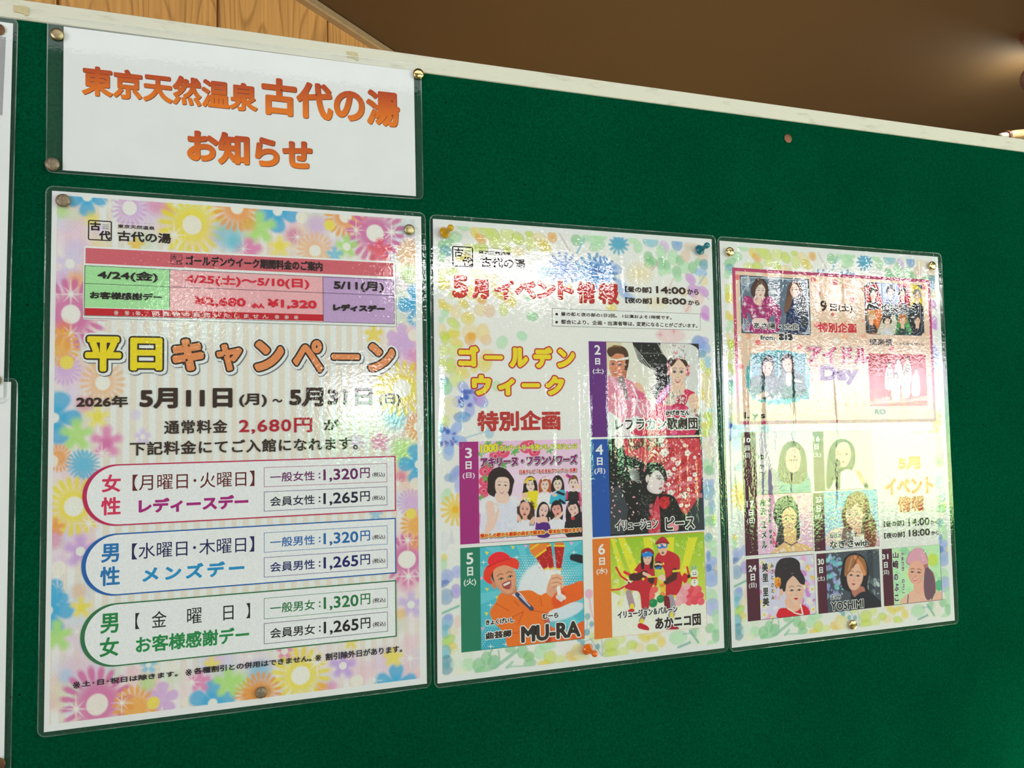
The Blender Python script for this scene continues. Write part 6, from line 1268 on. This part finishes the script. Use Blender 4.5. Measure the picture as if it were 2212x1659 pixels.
# 30th
pb = panel(P3, 'performer_panel', h3(838,70), h3(1448,570), MR, layer=6)
let3(h3, pb, [('30',848,118,910,170), ('日',862,195,900,250), ('(土)',848,280,918,325)])
p = pic3(h3(925,66), h3(1446,566), (70,76,88)); p.view = h3
p.speck(925,80,1090,480,70,10,34,[(90,170,180),(150,150,210),(120,200,200),(170,190,220)],.7,.4); p.speck(1290,280,1440,500,22,8,26,[(150,170,170),(210,220,214)],.7); p.line([(1340,60),(1360,570)], 50, (48,52,62), .7)
p.poly([(1060,300),(1080,180),(1110,100),(1200,60),(1290,110),(1330,240),(1320,400),(1400,480),(1446,570),(1180,575),(1160,440),(1090,400)], (40,38,46)); p.poly([(1170,400),(1280,380),(1290,480),(1200,480)], (170,110,96))
p.face(1200,280,78,130,6,(224,178,156),'closed',(190,96,100),-.2); p.poly([(1100,260),(1120,120),(1200,80),(1290,130),(1310,260),(1270,250),(1230,160),(1180,200),(1150,240),(1120,280)], (150,100,66)); p.line([(1200,100),(1260,180),(1290,260)], 26, (214,140,90), .8); p.line([(1170,110),(1140,220)], 18, (180,130,96), .8); p.line([(1230,90),(1180,200)], 10, (90,60,46), .8)
p.poly([(1180,500),(1260,430),(1340,440),(1446,520),(1446,572),(1170,575)], (40,40,50))
p.grain(.05); p.lay('photo_print', pb, 8)
tx(P3, 'よしみ', h3(970,452), h3(1070,496), DG, w=.15, halos=[(.4, WHT, 0, 0)], name='name_lettering', parent=pb, layer=9)
tx(P3, 'YOSHIMI', h3(973,525), h3(1282,575), DG, w=.35, halos=[(.6, WHT, 0, 0)], name='name_lettering', parent=pb, layer=9)
# 31st
pb = panel(P3, 'performer_panel', h3(1452,28), h3(2022,506), MR, layer=6)
let3(h3, pb, [('31',1452,76,1514,120), ('日',1470,150,1508,203), ('(日)',1453,227,1522,268)])
p = pic3(h3(1545,22), h3(2018,502), (176,214,170)); p.view = h3
p.speck(1550,20,2010,500,50,24,60,[(196,226,190),(150,206,160),(206,226,160),(130,190,150)],.6,.3); p.ell(1930,130,50,60,(186,206,90)); p.ell(1990,370,40,50,(90,170,130))
p.poly([(1690,170),(1700,80),(1760,20),(1830,25),(1880,100),(1890,200),(1940,260),(1960,430),(1900,500),(1850,440),(1850,320),(1840,200)], (168,110,110)); p.poly([(1700,90),(1760,20),(1830,28),(1875,110),(1870,170),(1700,165)], (206,150,170)); p.poly([(1640,540),(1680,460),(1780,400),(1850,420),(1900,480),(1990,420),(2020,500)], (226,180,160)); p.poly([(1760,320),(1840,310),(1850,430),(1760,430)], (222,170,150))
p.face(1775,250,76,105,4,(226,170,150),'smile',(206,80,110),-.25); p.poly([(1850,260),(1880,200),(1940,280),(1950,430),(1890,510),(1850,440)], (110,80,96)); p.line([(1700,460),(1695,530)], 9, (60,90,90)); p.line([(1950,430),(1920,500)], 9, (60,90,90))
p.grain(.05); p.lay('photo_print', pb, 8)
vlet(h3, pb, [('山',1553,57,1608,110), ('﨑',1550,135,1610,208), ('の',1563,262,1606,320), ('ぶ',1567,350,1612,420), ('こ',1570,458,1613,514)])
vlet(h3, pb, [('や',1630,60,1660,92), ('ま',1632,100,1660,135), ('さ',1634,145,1662,182), ('き',1636,192,1664,232), ('の',1638,310,1666,345), ('ぶ',1640,355,1668,392), ('こ',1642,405,1668,440)], .14, .3)
def bow3(x, y):
    b = .6 + .5 * math.sin((x + 30) / 95.0) + .06 * math.sin(x / 4.3) + .12 * math.sin(x / 8.0 + 2)
    return b + .15 * math.sin(y / 45.0)
laminate(P3, (3.8, 4.2, 3.9, 3.6), 6, bow3, M_FILM3)

# ------------------------------------------------------------------ pins
def tack(px, py, r, m, label, group=None, flat=False, lift=.0021):
    b = unp(px, py); root = empty('thumbtack', wb(b[0], b[1], lift)); tag(root, label, 'thumbtack', group)
    h = .0022 if not flat else .0012; R = r
    pr = [(R*.90, 0), (R, .0002), (R, .0006), (R*.96, h*.55), (R*.82, h*.82), (R*.55, h*.96), (R*.25, h*1.02), (.0001, h*1.04)]
    MB().lathe(pr, 32, Matrix.Rotation(math.pi/2, 4, 'X')).build('head', m, root, True)
    MB().lathe([(.0005, .0002), (.0005, -.004), (.00005, -.0045)], 8, Matrix.Rotation(math.pi/2, 4, 'X')).build('point', M_BRASS_DULL, root)
    return root
tack(125, 77, .0051, M_BRASS_DULL, 'large clean brass thumbtack on the top left corner of the title sheet')
tack(903, 162, .0051, M_BRASS, 'clean brass thumbtack on the top right corner of the title sheet')
tack(114.5, 357, .0053, M_WORN, 'tarnished speckled thumbtack at the lower left corner of the title sheet')
tack(138, 435, .0053, M_WORN, 'dark tarnished thumbtack on the top left corner of the price poster')
tack(883, 497.5, .0049, M_BRASS_DULL, 'brass thumbtack on the top right corner of the price poster')
tack(564, 1494, .0047, M_WORN, 'tarnished thumbtack at the bottom middle of the price poster')
tack(1573.5, 545, .0049, M_BRASS, 'shiny gold thumbtack on the top left corner of the rightmost poster')
tack(2010, 575, .0052, M_BRASS, 'shiny gold thumbtack on the top right corner of the rightmost poster')
tack(1838.5, 1348, .0052, M_BRASS, 'shiny gold thumbtack at the bottom middle of the rightmost poster')
tack(1704, 298, .0050, M_COPPER, 'lone flat brown thumbtack on the bare green felt', None, True, -.0018)
tack(-1.5, 67, .0046, M_COPPER, 'brown thumbtack cut by the left edge on the upper plain white sheet', None, True)
tack(-9, 822, .0046, M_WORN, 'grey thumbtack at the bottom edge of the upper plain white sheet', None, True)
tack(-1, 1648, .0046, M_COPPER, 'brown thumbtack near the bottom of the lower plain white sheet', None, True)
def pushpin(px, py, col, tilt, label):
    b = unp(px, py); root = empty('push_pin', wb(b[0], b[1], .0020)); tag(root, label, 'push pin', 'plastic push pins on the middle poster')
    root.rotation_euler = tilt
    m = principled('push_pin_plastic', col, .22, spec=.6, coat=.3)
    pr = [(.0001, 0), (.0046, 0), (.0053, .0005), (.0053, .0012), (.0045, .0020), (.0034, .0040), (.0025, .0062), (.0021, .0082), (.0021, .0092), (.0026, .0100), (.0030, .0112), (.0031, .0124), (.0028, .0138), (.0018, .0149), (.0001, .0153)]
    MB().lathe(pr, 28, Matrix.Rotation(math.pi/2, 4, 'X')).build('grip', m, root, True)
    MB().lathe([(.0005, .0005), (.0005, -.008), (.00005, -.010)], 8, Matrix.Rotation(math.pi/2, 4, 'X')).build('needle', M_BRASS_DULL, root)
pushpin(959, 504, (.62, .36, .002, 1), (-.14, 0, .24), 'yellow plastic push pin on the top left corner of the middle poster')
pushpin(1509, 541, (.006, .19, .24, 1), (-.16, 0, .08), 'teal blue plastic push pin on the top right corner of the middle poster')
pushpin(1266, 1401, (.80, .15, .004, 1), (.10, 0, .20), 'orange plastic push pin at the bottom of the middle poster')

# left edge: two plain sheets cut by the frame of the picture
def plain(name, label, x1, y1, w, h, lift, film):
    S = Sheet(name, label, 'sheet', [(0,0),(10,0),(10,10),(0,10)], w, h, x1 - w/1000, y1, 0, lift)
    paper(S, .2); laminate(S, film, 5, lambda x, y: .1 * math.sin(y / 50.0), M_FILM_MATT, lift=.0003); return S
a = unp(27.5, 49); b_ = unp(12.3, 856); c_ = unp(24.6, 825)
S1 = plain('white_sheet', 'upper plain white laminated sheet cut by the left edge of the picture', (a[0]+b_[0])/2 + .0006, a[1], 210, (a[1]-b_[1])*1000, .0014, (3.5, 4.5, 3.6, 4.5))
S1.root.rotation_euler = (0, .006, 0)
S1.flat('grey_print', [(100, 12), (205.5, 12), (204.5, 75), (100, 75)], [(3,2,1,0)], ink(150,148,152))
S2 = plain('white_sheet', 'lower plain white laminated sheet cut by the left edge of the picture', c_[0] - .0002, c_[1], 210, 420, 0.0, (3.5, 3, 4.8, 3.5))

# tape remains on the frame
def tape(x0, y0, x1, y1, label):
    a, b = unp(x0, y0), unp(x1, y1); w, h = b[0] - a[0], a[1] - b[1]
    m = principled('old_tape', (.55, .47, .25, 1), .35, noise=.1, nscale=300)
    P = [(0,.0),(.3,.05),(.35,-.04),(.9,.06),(1,.5),(1,.95),(.8,1.05),(.62,.82),(.05,.78),(.02,.4)]
    V = [(a[0] + u*w, -.00005, BZ + a[1] - v*h) for u, v in P] + [(a[0] + u*w, .0006, BZ + a[1] - v*h) for u, v in P]; n = len(P)
    F = [tuple(range(n))] + [(i, (i+1) % n, n + (i+1) % n, n + i) for i in range(n)]
    o = mesh_obj('tape_remnant', V, F, m); o.data.update(); tag(o, label, 'tape')
tape(29, 10, 62, 34, 'larger yellowed tape remnant on the frame at the far left')
tape(749, 110, 775, 131, 'small yellowed tape remnant on the frame above the title sheet')
